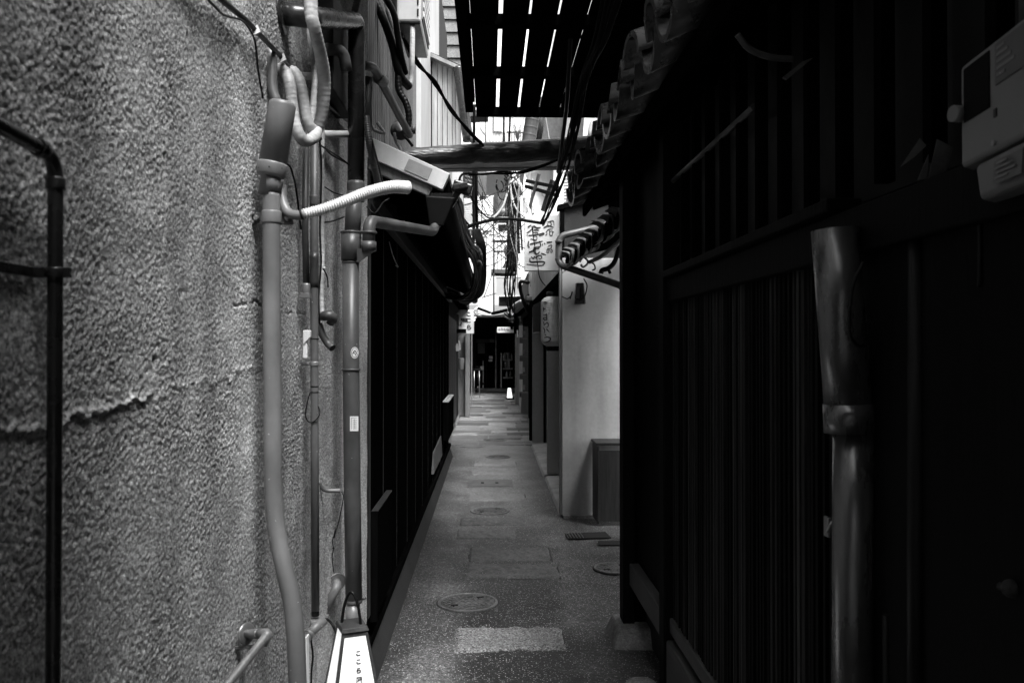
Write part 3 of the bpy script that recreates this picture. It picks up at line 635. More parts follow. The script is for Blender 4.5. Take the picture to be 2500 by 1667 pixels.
# thin grey pipe and its neighbours
X = -.51; D1 = atx(767, 900, X).y
t = thing('slim_grey_pipe', 'slim grey pipe running down the stucco wall to a tee above the lantern', 'pipe', at(769, 1500, D1))
new('pipe', MB().tube(px_path([(768, 250, D1), (767, 600, D1), (768, 1000, D1), (770, 1490, D1)]), .0118, 18), S['pvc'], t)
new('socket', ring(MB(), at(767, 490, D1), (0, 0, 1), .0135, .03), S['pvc'], t)
new('socket', ring(MB(), at(767, 660, D1), (0, 0, 1), .0132, .10), S['pvcd'], t)
c = at(768, 888, D1); cl = new('clamp', ring(MB(), c, (0, 0, 1), .0138, .013).box(WX - .005, c.x, c.y - .002, c.y + .004, c.z - .0055, c.z + .0055), S['galv'], t, bev=.001)
for dx in (-.032, -.02): bolt(cl, c + V(dx, -.002, 0), (0, -1, 0), .0035, .004)
for py in (827, 943, 957): new('cable_tie', ring(MB(), at(768, py, D1), (0, 0, 1), .0128, .003), S['cable'], t)
new('dark_end', ring(MB(), at(770, 1494, D1), (0, 0, 1), .0112, .02), S['cable'], t)
T0 = at(771, 1510, D1)
new('tee', MB().tube([T0, at(771, 1535, D1)], .0165, 18).tube(px_path([(792, 1512, D1 - .02), (748, 1552, D1 - .06)]), .0140, 16).tube(px_path([(757, 1545, D1 - .05), (750, 1551, D1 - .06)]), .0165, 16), S['pvc'], t)
new('lower_bend', MB().tube(catmull(px_path([(752, 1550, D1 - .06), (744, 1570, D1 - .07), (740, 1610, D1 - .07), (738, 1720, D1 - .07)]), 6), .0125, 16), S['pvc'], t)
# elbow from the round wall flange
t = thing('flange_elbow', 'grey elbow pipe coming out of a round wall flange above the lantern', 'pipe', atx(806, 1420, WX))
fc = atx(812, 1420, WX + .004)
fn_ = V(.5, -.86, 0); fc = fc + V(.014, 0, 0)
new('flange', MB().lathe(fc, fn_, [(.0315, 0), (.032, .003), (.029, .006), (.027, .0045), (.015, .003)], 28), S['pvc'], t)
new('elbow', MB().tube(fillet([fc, fc + V(.012, -.055, .002), fc + V(-.030, -.06, -.085)], .045, 10), .0150, 18), S['pvc'], t)
new('white_stub', ring(MB(), fc + V(.004, -.014, 0), (.2, -1, 0), .0142, .022), S['hose'], t)
e = fc + V(-.030, -.06, -.085)
new('end_collar', ring(ring(MB(), e, (0, 0, 1), .0150, .01), e - V(0, 0, .016), (0, 0, 1), .0164, .014), S['pvc'], t)

D2 = atx(746, 600, -.525).y
t = thing('short_grey_pipe', 'short dull pipe ending in a bracket behind the slim grey pipe', 'pipe', at(746, 725, D2))
new('pipe', MB().tube(px_path([(747, 330, D2), (745, 560, D2), (748, 712, D2)]), .0095, 14), S['pvcd'], t)
new('end_collar', ring(MB(), at(748, 705, D2), (0, 0, 1), .011, .03), S['galv'], t)
c = at(746, 722, D2); new('bracket', MB().box(c.x - .014, c.x + .014, c.y - .012, c.y + .01, c.z - .007, c.z + .007), S['galv'], t, bev=.001)
D3 = atx(786, 600, -.515).y
t = thing('taped_conduit', 'white taped conduit with a knuckle elbow right of the slim grey pipe', 'pipe', at(800, 850, D3))
P = resample(catmull(px_path([(786, 300, D3), (786, 450, D3), (787, 600, D3), (785, 690, D3), (786, 765, D3)]), 8), .004)
new('taped_pipe', MB().tube(P, [.0075 * (1 + .09 * ((i % 5) == 0)) + .001 * math.sin(i * .13) for i in range(len(P))], 14), S['tape'], t)
new('elbow', MB().tube(catmull(px_path([(781, 775, D3), (800, 770, D3 - .02), (812, 776, D3 - .01), (806, 790, D3)]), 6), [.010] * 3 + [.0155] * 13 + [.012] * 3, 16), S['pvcd'], t)
new('lower_arm', MB().tube(catmull(px_path([(778, 790, D3), (786, 815, D3), (800, 838, D3), (812, 850, D3 - .01)]), 6), .0115, 14), S['pvcd'], t)
new('tape_knot', MB().ball(at(789, 655, D3), .009, 10, (1, 1, .8)), S['tape'], t)
def cable(name, label, pts, r, m='cable', cat='cable', group=None, n=7, seg=8):
    return new(name, MB().tube(catmull(px_path(pts), n), r, seg), S[m], label=label, cat=cat, group=group)
cable('black_cable', 'black cable hanging down beside the white taped conduit', [(780, 330, D3 - .02), (785, 420, D3 - .02), (781, 560, D3 - .02), (784, 640, D3 - .02), (778, 720, D3 - .02), (780, 790, D3 - .01)], .0028)
cable('cable_tail', 'small black cable tail dangling right of the taped conduit', [(788, 655, D3 - .02), (796, 668, D3 - .02), (800, 682, D3 - .02), (801, 702, D3 - .02)], .0022)
t = thing('wall_cover', 'small pale plastic cover hanging behind the slim grey pipe', 'cover', at(748, 875, D2))
new('plate', MB().slab([at(739, 875, D2), at(750, 875, D2), at(750, 842, D2), at(739, 808, D2)], (0, .012, 0)).slab([at(740, 842, D2 - .004), at(758, 822, D2 - .004), at(758, 806, D2 - .004), at(740, 806, D2 - .004)], (0, .014, 0)), S['white'], t, bev=.002)
cable('tie_loop', 'black tie loop hanging below the slim grey pipe ties', [(757, 958, D1 - .01), (750, 985, D1 - .01), (746, 1012, D1 - .01), (752, 1028, D1 - .01), (764, 1030, D1 - .014), (779, 1015, D1 - .014), (780, 1000, D1 - .012), (776, 990, D1)], .0016)
D4 = atx(800, 1190, -.53).y
t = thing('open_pipe_stub', 'short grey pipe stub bending out of the stucco with a wire below', 'pipe', at(800, 1200, D4))
new('stub', MB().tube(catmull(px_path([(779, 1176, D4 - .03), (786, 1190, D4 - .02), (800, 1197, D4 - .01), (830, 1197, D4)]), 6), .0072, 14), S['pvc'], t)
new('rim', ring(MB(), at(829, 1197, D4), (1, .25, 0), .0082, .004), S['pvc'], t)
cable('thin_wire', 'thin black wire dropping from the pipe stub to the wall flange', [(834, 1200, D4), (838, 1215, D4), (830, 1260, D4), (822, 1290, D4), (812, 1318, D4), (814, 1340, D4), (811, 1360, D4), (815, 1396, D4)], .0015)
new('wire_joint', MB().tube(px_path([(821, 1288, D4), (815, 1312, D4)]), .003, 8).ball(at(814, 1337, D4), .0038, 8), S['cable'], label='taped joint on the thin black wire above the flange', cat='joint')

# the big black downpipe
X = -.475; D5 = atx(857, 800, X).y
t = thing('black_downpipe', 'big black downpipe bending over the top and dropping past stickers to the lantern', 'pipe', at(860, 1520, D5))
c0 = atx(688, 34, WX); c1 = at(871, 52, D5 + .02)
new('upper_pipe', MB().tube(fillet([c0, c0 + V(.07, .02, 0), c1, at(869, 455, D5 + .02)], .055, 10), .0292, 26), S['black'], t)
new('wall_flange', MB().lathe(c0, (1, 0, 0), [(.058, 0), (.058, .004), (.052, .008), (.03, .009)], 30), S['black'], t)
new('coupling', ring(MB(), at(869, 468, D5 + .015), (0, 0, 1), .0305, .07), S['pvcd'], t)
new('middle_pipe', MB().tube(px_path([(866, 470, D5 + .01), (860, 575, D5)]), .0275, 24), S['pvcd'], t)
e0 = at(900, 590, D5 - .01)
tee = new('tee_fitting', MB().tube(px_path([(857, 566, D5), (857, 636, D5)]), .034, 26).tube([e0 + V(0, 0, .0), e0 - V(0, 0, .032)], .0265, 24).hexa([at(868, 640, D5 - .022), at(878, 640, D5 - .022), at(878, 640, D5 + .022), at(868, 640, D5 + .022), at(872, 606, D5 - .025), at(917, 612, D5 - .025), at(917, 612, D5 + .012), at(872, 606, D5 + .02)]), S['pvcd'], t)
new('tee_rim', ring(ring(MB(), at(857, 568, D5), (0, 0, 1), .0362, .008), at(900, 568, D5 - .01), (0, 0, 1), .0285, .008), S['pvcd'], tee)
new('lower_pipe', MB().tube(px_path([(856, 630, D5), (857, 900, D5), (860, 1200, D5), (864, 1462, D5)]), .0286, 26), S['pvcd'], t)
new('band', ring(MB(), at(857, 902, D5), (0, 0, 1), .0325, .007), S['pvcd'], t)
new('band', ring(MB(), at(856, 641, D5), (0, 0, 1), .0305, .006), S['pvcd'], t)
new('foot_pipe', MB().tube(px_path([(862, 1462, D5), (862, 1560, D5)]), .0235, 22), S['galv'], t)
new('foot_band', ring(MB(), at(864, 1466, D5), (0, 0, 1), .029, .012).tube(px_path([(884, 1462, D5), (893, 1458, D5)]), .005, 8), S['pvcd'], t)
# stickers follow the pipe
def on_pipe(px, py, r, off=.0006):
    ax_ = at(857 + (py - 630) * 7 / 830, py, D5); u = ray(px, py); u = Vector((u.x, u.y, 0)) / u.y
    o_ = Vector((0, 0)); dx, dy = u.x, 1.0; A_ = dx * dx + 1; B_ = -2 * (dx * ax_.x + ax_.y); C_ = ax_.x ** 2 + ax_.y ** 2 - (r + off) ** 2
    yy_ = (-B_ - math.sqrt(max(0, B_ * B_ - 4 * A_ * C_))) / (2 * A_); return at(px, py, yy_)
mb = MB(); rr = 10.0; n = 20
mb.add([on_pipe(866 + 0, 861, .0286)] + [on_pipe(866 + rr * .98 * math.cos(2 * math.pi * k / n), 861 + 14 * math.sin(2 * math.pi * k / n), .0286) for k in range(n)], [(0, k + 1, (k + 1) % n + 1) for k in range(n)], True)
st = new('round_sticker', mb, S['paper'], label='round white sticker with dark drawing on the black downpipe', cat='sticker')
new('print', brush(MB(), [([(866 + 7.5 * math.cos(q), 861 + 11 * math.sin(q)) for q in np.linspace(.2, 6.3, 20)], 1.2), ([(861, 864), (866, 856), (870, 862), (867, 868)], 2.2), ([(863, 858), (868, 866)], 1.6)], lambda u, v: on_pipe(u, v, .0286, .0012)), S['ink'], st)
mb = MB(); vs_ = [on_pipe(854.5 + 20.5 * i / 6, y_, .0286) for y_ in (1016, 1034, 1052) for i in range(7)]
mb.add(vs_, [(j * 7 + i, j * 7 + i + 1, (j + 1) * 7 + i + 1, (j + 1) * 7 + i) for j in range(2) for i in range(6)], True)
st = new('square_sticker', mb, S['paper'], label='upright rectangular white sticker with grey lines on the black downpipe', cat='sticker')
new('print', brush(MB(), [([(858, 1048), (858, 1022), (861, 1020), (872, 1020)], .8)] + [([(861, y_), (872, y_)], .9) for y_ in (1026, 1031, 1036, 1041, 1046)] + [([(866, 1022), (866, 1046)], .7)], lambda u, v: on_pipe(u, v, .0286, .0012)), S['pvcd'], st)

# side branch pipe to the eave gutter
t = thing('branch_pipe', 'dull grey branch pipe running from the downpipe tee to the eave gutter funnel', 'pipe', at(960, 560, 3.2))
new('pipe', MB().tube(fillet(px_path([(900, 590, D5 - .01), (902, 540, D5 - .01), (1060, 566, 3.72), (1066, 520, 3.78)]), .05, 10), .0215, 20), S['pvcd'], t)
new('collar', ring(MB(), at(1063, 548, 3.75), (0, 0, 1), .026, .022), S['pvcd'], t)
t = thing('gutter', 'black half-round eave gutter with a funnel head above the branch pipe', 'gutter', at(1080, 520, 3.8))
gz, gx = at(1075, 505, 3.8).z, at(1078, 500, 3.8).x
mb = MB(); m_ = 10
pr = [(.05 * math.cos(math.pi + math.pi * k / m_), .05 * math.sin(math.pi + math.pi * k / m_)) for k in range(m_ + 1)]
vs_ = []
for yy in (3.78, 12.2):
    vs_ += [(gx + a, yy, gz + .06 + b) for a, b in pr] + [(gx + a * .93, yy, gz + .06 + b * .93) for a, b in pr[::-1]]
q = 2 * (m_ + 1); mb.add(vs_, [(k, (k + 1) % q, q + (k + 1) % q, q + k) for k in range(q)], True)
mb.f.append(list(range(m_ + 1))[::-1]); mb.s.append(False)
new('trough', mb, S['gutter'], t)
new('funnel_head', MB().hexa([at(1048, 548, 3.72), at(1082, 552, 3.72), at(1082, 552, 3.84), at(1048, 548, 3.84), at(1038, 478, 3.70), at(1112, 482, 3.70), at(1112, 482, 3.88), at(1038, 478, 3.88)]), S['gutter'], t, bev=.006)
new('hanger', MB().beam(at(1098, 505, 3.75), at(1126, 455, 3.75), .035, .03).beam(at(1106, 452, 3.74), at(1152, 466, 3.74), .05, .05), S['black'], t, bev=.008)
new('hanger_cap', MB().obox(at(1124, 457, 3.72), (.034, 0, .006), (0, .03, 0), (-.003, 0, .014)), S['black'], t, bev=.006)

# ------------------------------------------------------------------ wrapped refrigerant lines and small fittings, upper left
def wrapped(name, label, pts, r, m='tape'):
    P = resample(catmull(px_path(pts), 10), .0035)
    return new(name, MB().tube(P, [r * (1 + .05 * ((i % 4) == 0) + .05 * math.sin(i * .11)) for i in range(len(P))], 16), S[m], label=label, cat='hose', group='taped pipe lines on the stucco wall')
wrapped('taped_hose', 'widest taped hose dropping from the top edge and folding back up', [(758, -40, 2.10), (760, 35, 2.09), (768, 70, 2.10), (782, 130, 2.16), (791, 190, 2.22), (790, 250, 2.25), (780, 300, 2.27), (768, 322, 2.28), (757, 300, 2.30)], .0165)
wrapped('taped_hose', 'narrow taped hose rising behind the widest taped hose', [(758, 305, 2.32), (764, 260, 2.33), (768, 200, 2.34), (765, 140, 2.36), (756, 80, 2.38), (752, 20, 2.40), (752, -30, 2.40)], .0088)
wrapped('taped_hose', 'taped hose arching down just right of the grey sleeve', [(672, 172, 2.16), (690, 172, 2.14), (706, 200, 2.12), (713, 250, 2.12), (722, 310, 2.12), (742, 343, 2.14), (766, 336, 2.18), (774, 318, 2.2)], .0150)
wrapped('taped_hose', 'middle taped hose between the sleeve and the widest taped hose', [(694, 172, 2.2), (718, 178, 2.19), (734, 210, 2.18), (742, 250, 2.18), (752, 300, 2.18), (768, 322, 2.2)], .0148)
t = thing('capped_stub', 'short grey upright pipe stub behind the grey sleeve', 'pipe', at(662, 240, 2.05))
new('stub', MB().tube(fillet(px_path([(646, 118, 2.06), (664, 134, 2.05), (663, 222, 2.04), (682, 262, 2.04)]), .03, 6), .0128, 16), S['pvcd'], t)
new('socket', ring(MB(), at(663, 160, 2.05), (0, 0, 1), .0140, .05), S['pvcd'], t)
new('plug', MB().ball(at(648, 122, 2.06), .009, 10), S['tape'], t)
new('wall_bar', MB().tube([atx(p, q, -.533) for p, q in ((420, -115), (540, 0), (600, 50), (712, 166), (804, 262), (850, 296))], .0062, 10), S['cable'], label='dark slanted cable clipped across the stucco above the grey sleeve', cat='cable')
for px, py, d in ((626, 75, 1.94), (690, 143, 2.17)):
    c = atx(px, py, -.528); new('cable_clip', MB().obox(c, (.006, .004, .005), (0, .004, 0), (-.003, 0, .008)), S['galv'], label='tiny clip on the slanted wall cable, ' + ('upper left one' if px < 650 else 'one above the grey sleeve'), cat='clip')
new('slack_cable', MB().tube(catmull([atx(p, q, -.53) for p, q in ((470, -40), (520, 12), (548, 38), (585, 48), (602, 62), (622, 100), (630, 170), (642, 240))], 6), .0025, 8), S['cable'], label='thin black cable sagging at the top left of the stucco', cat='cable')
t = thing('vent_elbow', 'grey vent elbow poking out behind the widest taped hose', 'pipe', at(820, 125, 2.6))
new('elbow', MB().tube(fillet(px_path([(770, 122, 2.55), (838, 122, 2.62), (846, 175, 2.64)]), .04, 8), .0185, 18), S['pvc'], t)
new('collar', ring(MB(), at(799, 122, 2.58), (1, .3, 0), .0205, .01), S['pvc'], t)
t = thing('white_vent_pipe', 'white short pipe crossing behind the black downpipe below the taped hoses', 'pipe', at(820, 330, 2.7))
new('pipe', MB().tube(px_path([(785, 328, 2.62), (862, 328, 2.9)]), .0122, 16), S['hose'], t)
t = thing('wall_plate', 'small metal wall plate behind the taped hoses', 'plate', at(748, 187, 2.36))
new('plate', MB().obox(at(748, 187, 2.36), (.016, 0, 0), (0, .003, 0), (0, 0, .011)), S['galv'], t, bev=.001)
bolt(t, at(749, 188, 2.352), (0, -1, 0), .004, .004)
t = thing('shade_box', 'black box added as shade, half hidden behind the black downpipe', 'box', at(820, 300, 3.0))  # box added to paint the black shade between the pipes
new('box', MB().box(WX - .01, WX + .055, 2.60, 2.95, at(840, 300, 3.0).z, at(840, 85, 3.0).z), S['gutter'], t, bev=.004)
new('spout', MB().tube(px_path([(806, 70, 2.75), (806, 110, 2.75)]), [.03, .026], 18), S['gutter'], t)
t = thing('second_downpipe', 'grey downpipe just behind the big black one, beside dark ribbed siding', 'pipe', at(899, 300, 3.6))
new('pipe', MB().tube(fillet(px_path([(880, 158, 3.3), (912, 164, 3.5), (1000, 330, 4.4)]), .05, 6), .019, 16), S['pvcd'], t)
new('side_pipe', MB().tube(px_path([(896, 190, 3.5), (897, 320, 3.5)]), [.024, .020], 16), S['pvcd'], t)
new('tape_wrap', MB().tube(px_path([(922, 190, 3.6), (936, 200, 3.68)]), .026, 10), S['tape'], t)
P = resample(catmull(px_path([(880, -30, 3.0), (866, 30, 3.0), (860, 60, 3.02)]), 8), .0022)
new('ribbed_conduit', MB().tube(P, [.013 * (1 + .08 * math.cos(i * math.pi / 2)) for i in range(len(P))], 14), S['pvcd'], label='ribbed grey conduit entering the top of the black downpipe', cat='conduit')
P = resample(catmull(px_path([(893, 285, 3.2), (900, 340, 3.2), (912, 400, 3.25), (924, 450, 3.3)]), 8), .0022)
new('ribbed_conduit', MB().tube(P, [.0135 * (1 + .08 * math.cos(i * math.pi / 2)) for i in range(len(P))], 14), S['pvcd'], label='ribbed grey conduit hanging in front of the pale roof edge', cat='conduit')
cable('black_cable', 'black cable looping beside the ribbed conduit at the pale roof edge', [(905, 330, 3.2), (915, 370, 3.2), (928, 420, 3.2), (936, 452, 3.2)], .004)
for k, pts in enumerate([[(640, 400, 2.1), (700, 400, 2.2), (716, 430, 2.25), (724, 470, 2.3), (735, 560, 2.35)], [(790, 455, 2.6), (815, 470, 2.65), (840, 478, 2.7)], [(790, 543, 2.6), (812, 540, 2.65), (840, 530, 2.7)], [(895, 505, 3.3), (915, 520, 3.3), (935, 495, 3.4), (950, 485, 3.5)], [(780, 330, 2.5), (800, 370, 2.6), (830, 390, 2.7), (850, 400, 2.8)], [(760, 340, 2.4), (790, 360, 2.5), (830, 385, 2.7), (855, 405, 2.75)]]):
    cable('black_cable', ['black cable drooping past the grey sleeve collar', 'short black wire end at the white hose, upper of two', 'short black wire end below the white hose', 'thin wires tangled left of the gutter funnel', 'upper black cable crossing the weathered board', 'lower black cable crossing the weathered board'][k], pts, .0028 if k != 1 else .0022)

# ------------------------------------------------------------------ tap pipe, bottom left
t = thing('tap_pipe', 'galvanised water pipe with valve wheel low on the stucco wall', 'pipe', atx(600, 1560, WX))
X = -.515; pA = atx(598, 1545, WX); pB = atx(642, 1545, WX + .075)
dA = atx(606, 1548, WX).y
a0 = at(598, 1546, 1.80); a1 = at(655, 1546, 1.76); a2 = at(548, 1680, 1.62)
new('pipe', MB().tube(fillet([a0, a1, a2, a2 + (a2 - a1) * .6], .018, 8), .0092, 18), S['galv'], t)
new('elbow', MB().tube(fillet([at(635, 1546, 1.772), a1, at(640, 1571, 1.745)], .018, 8), .0115, 18), S['galv'], t)
new('collar', ring(MB(), at(622, 1546, 1.782), a1 - a0, .0105, .022), S['galv'], t)
wh = new('valve_wheel', MB().lathe(at(602, 1546, 1.80), a1 - a0, [(.004, -.004), (.021, -.003), (.024, 0), (.021, .003), (.004, .004)], 24), S['metal'], t)
new('hub', MB().tube([at(588, 1546, 1.81), at(612, 1546, 1.79)], .0065, 12), S['metal'], t)
new('bracket', MB().obox(at(604, 1579, 1.80), (.026, 0, 0), (0, .006, 0), (0, 0, .003)).obox(at(580, 1572, 1.81), (.006, 0, 0), (0, .006, 0), (0, 0, .012)), S['galv'], t, bev=.001)
new('screw', MB().tube([at(563, 1564, 1.81), at(580, 1564, 1.81)], .002, 8), S['galv'], t)

# ------------------------------------------------------------------ standing andon lantern, lit
LD = 2.42
t = thing('standing_lantern', 'lit white paper standing lantern with dark frame and shop name, bottom centre left', 'lantern', at(840, 1900, LD))
def lp(px, py, back=0): return at(px, py, LD + back)
T = [lp(828, 1541), lp(894, 1536), at(884, 1513, LD + .11), at(819, 1516, LD + .11)]
zt = sum(p.z for p in T) / 4
fl_, fr_ = lp(822, 1543), lp(884, 1539)
fw = (fr_.x - fl_.x); cxx = (fl_.x + fr_.x) / 2; yf = LD; top = fl_.z
hgt = top - .02; slope = .165                                       # half-width growth per metre
def corner(sx, sy, z_): g = (top - z_) * slope; return Vector((cxx + sx * (fw / 2 + g), yf + .045 + sy * (.045 + g), z_))
ROTL = rad(21)
def rl(p): q = p - Vector((cxx, yf + .045, 0)); return Vector((cxx, yf + .045, 0)) + Vector((q.x * math.cos(ROTL) - q.y * math.sin(ROTL), q.x * math.sin(ROTL) + q.y * math.cos(ROTL), q.z))
C = lambda sx, sy, z_: rl(corner(sx, sy, z_))
new('top_plate', MB().hexa([C(-1.10, -1.1, top), C(1.10, -1.1, top), C(1.10, 1.1, top), C(-1.10, 1.1, top), C(-1.05, -1.05, top + .012), C(1.05, -1.05, top + .012), C(1.05, 1.05, top + .012), C(-1.05, 1.05, top + .012)]), S['dwoody'], t, bev=.001)
for sx in (-1, 1):
    for sy in (-1, 1):
        w_ = .17
        new('corner_post', MB().hexa([C(sx, sy, .02), C(sx * (1 - w_ * .45), sy, .02), C(sx * (1 - w_ * .45), sy * (1 - w_ * .45), .02), C(sx, sy * (1 - w_ * .45), .02), C(sx, sy, top), C(sx * (1 - w_ * 1.3), sy, top), C(sx * (1 - w_ * 1.3), sy * (1 - w_ * 1.3), top), C(sx, sy * (1 - w_ * 1.3), top)]), S['dwoody'], t)
for sy in (-1, 1):
    new('top_rail', MB().hexa([C(-.98, sy * .97, top - .014), C(.98, sy * .97, top - .014), C(.98, sy * .85, top - .014), C(-.98, sy * .85, top - .014), C(-.98, sy * .97, top), C(.98, sy * .97, top), C(.98, sy * .85, top), C(-.98, sy * .85, top)]), S['dwoody'], t)
new('paper_shade', MB().hexa([C(-.955, -.955, .04), C(.955, -.955, .04), C(.955, .955, .04), C(-.955, .955, .04), C(-.93, -.93, top - .003), C(.93, -.93, top - .003), C(.93, .93, top - .003), C(-.93, .93, top - .003)]), S['paperlit'], t)
new('base', MB().hexa([C(-1.1, -1.1, .0), C(1.1, -1.1, .0), C(1.1, 1.1, .0), C(-1.1, 1.1, .0), C(-1.06, -1.06, .035), C(1.06, -1.06, .035), C(1.06, 1.06, .035), C(-1.06, 1.06, .035)]), S['dwoody'], t)
new('handle', MB().tube(catmull([C(-.75, .45, top + .004), C(-.76, .44, top + .055), C(-.55, .33, top + .088), C(-.1, .08, top + .103), C(.38, -.2, top + .09), C(.62, -.36, top + .055), C(.64, -.42, top + .002)], 7), .0045, 10), S['cable'], t)
def lf(u, v): g = (top - v) * slope; return rl(Vector((cxx + u, yf + .045 - (.955 * (.045 + g)) - .0035, v)))
letters = []
for ch, py, sz in (('こ', 1587, .0165), ('こ', 1606, .0165), ('ら', 1626, .0170), ('屋', 1648, .0180), ('先', 1676, .0180), ('斗', 1703, .0145), ('町', 1730, .0145)):
    v_ = at(857, py, LD + .02).z; letters.append((ch, .007, v_, sz))
new('lettering', put_glyphs(MB(), letters, lf, .07), S['ink'], t)
cable('lantern_cord', 'black cords gathered behind the lit standing lantern', [(780, 1508, 2.5), (800, 1512, 2.5), (815, 1530, 2.48), (822, 1560, 2.5), (818, 1640, 2.5), (815, 1700, 2.5)], .004)
cable('thin_wire', 'thin dark cord running down left of the standing lantern', [(774, 1520, 2.4), (760, 1555, 2.4), (764, 1600, 2.4), (760, 1650, 2.4), (762, 1720, 2.4)], .003)
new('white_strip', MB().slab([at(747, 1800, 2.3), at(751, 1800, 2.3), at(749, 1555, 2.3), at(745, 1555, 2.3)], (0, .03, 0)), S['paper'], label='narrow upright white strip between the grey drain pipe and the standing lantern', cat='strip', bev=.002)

# ================================================================== UPPER LEFT BUILDINGS
sd_ = thing('ribbed_siding_wall', 'dark ribbed metal siding of the upper storey behind the black downpipe', 'wall', (HX, 5.8, 2.6))
new('sheet', MB().box(-3, HX - .02, 3.75, 8.0, 2.5, 7), S['sheet'], sd_)
rb = bare(MB().hexa([(-.01, 0, 0), (.006, .003, 0), (.006, .013, 0), (-.01, .016, 0), (-.01, 0, 4.4), (.006, .003, 4.4), (.006, .013, 4.4), (-.01, .016, 4.4)]), S['siding'])
y = 3.78
while y < 6.88: share('rib', rb, sd_, (HX - .02, y, 2.6)); y += .075
new('lit_siding_trim', MB().box(-.72, HX + .02, 6.9, 9.4, 2.55, 7), S['sidingl'], sd_, bev=.006)  # white trim widened in pale colour to paint the brightly lit siding end
bay = thing('plank_bay', 'pale wooden plank bay with a slanted metal cap on the upper left', 'wall', at(1095, 350, 8.1))
new('core', MB().hexa([at(1052, 360, 8.14), at(1126, 360, 8.14), at(1126, 360, 9.6), at(1052, 360, 9.6), at(1052, 128, 8.14), at(1126, 160, 8.14), at(1126, 160, 9.6), at(1052, 128, 9.6)]), S['void'], bay)
xs_ = [1054, 1068, 1080, 1092, 1104, 1113]
for k in range(len(xs_) - 1):
    a, b = xs_[k] + .6, xs_[k + 1] - .6
    new('plank', MB().slab([at(a, 362, 8.10), at(b, 362, 8.10), at(b, 134 + (b - 1054) * .43, 8.10), at(a, 134 + (a - 1054) * .43, 8.10)], (0, .03, 0)), S['lwood'], bay, bev=.003)
new('edge_trim', MB().slab([at(1113.5, 362, 8.08), at(1127, 362, 8.08), at(1117, 158, 8.08), at(1113.5, 158, 8.08)], (0, .05, 0)), S['white'], bay)
new('cap', MB().slab([at(1050, 138, 8.0), at(1138, 177, 8.0), at(1138, 168, 8.0), at(1050, 128, 8.0)], (0, 1.5, 0)), S['galv'], bay)
t = thing('dark_spout', 'dark downspout curving beside the pale plank bay', 'pipe', at(1140, 330, 8.0))
new('pipe', MB().tube(catmull(px_path([(1118, 165, 8.0), (1124, 200, 8.0), (1133, 270, 8.0), (1143, 345, 8.0)]), 6), .052, 16), S['black'], t)
new('elbow', MB().tube(catmull(px_path([(1130, 336, 8.0), (1150, 338, 8.0), (1170, 352, 7.9)]), 6), .04, 14), S['pvcd'], t)
ub = thing('upper_back_house', 'grey clapboard upper storey with dark eave behind the plank bay', 'house', (-1.2, 14, 5))
for k in range(9): new('clapboard', MB().hexa([(-2.4, 13.98 - .02, 5.9 + k * .22), (-.42, 13.96, 5.9 + k * .22), (-.42, 14.4, 5.9 + k * .22), (-2.4, 14.4, 5.9 + k * .22), (-2.4, 14, 6.11 + k * .22), (-.42, 14, 6.11 + k * .22), (-.42, 14.4, 6.11 + k * .22), (-2.4, 14.4, 6.11 + k * .22)]), S['slabdark'], ub)
new('eave', MB().box(-2.4, -.38, 13.5, 14.4, 5.55, 5.88), S['dwoodx'], ub, bev=.01)
new('lower_wall', MB().box(-2.4, -.5, 14.05, 14.5, 3.4, 5.55), S['plasterg'], ub)

# air conditioner on the siding
t = thing('wall_condenser', 'white outdoor air conditioner unit at the top left above the alley', 'air conditioner', at(1000, 52, 5.0))
q = at(968, 52, 5.0); q2 = at(1027, 52, 5.0); z0 = q.z
ac = new('casing', MB().box(q.x, q2.x, 5.0, 5.62, z0, z0 + .62), S['white'], t, bev=.012)
new('side_grille', MB().box(q2.x + .001, q2.x + .008, 5.06, 5.58, z0 + .04, z0 + .58), S['plasterg'], t)
for k in range(9): new('louvre', MB().box(q2.x + .007, q2.x + .016, 5.08, 5.56, z0 + .06 + k * .058, z0 + .095 + k * .058), S['white'], t)
new('underside', MB().box(q.x + .01, q2.x - .005, 5.02, 5.6, z0 - .012, z0), S['dmetal'], t)
for k in range(3): new('slot', MB().box(q2.x - .022, q2.x - .012, 4.996, 5.002, z0 + .03 + k * .07, z0 + .075 + k * .07), S['void'], t)
new('line_set', MB().tube(catmull(px_path([(1007, 60, 5.05), (1007, 90, 5.02), (1006, 150, 5.0), (1004, 190, 5.0), (1000, 208, 4.98), (985, 200, 4.95), (975, 170, 4.92), (965, 90, 4.9), (945, 20, 4.85), (920, -30, 4.8)]), 8), .016, 14), S['tape'], label='white wrapped pipe looping down from the wall air conditioner', cat='hose')
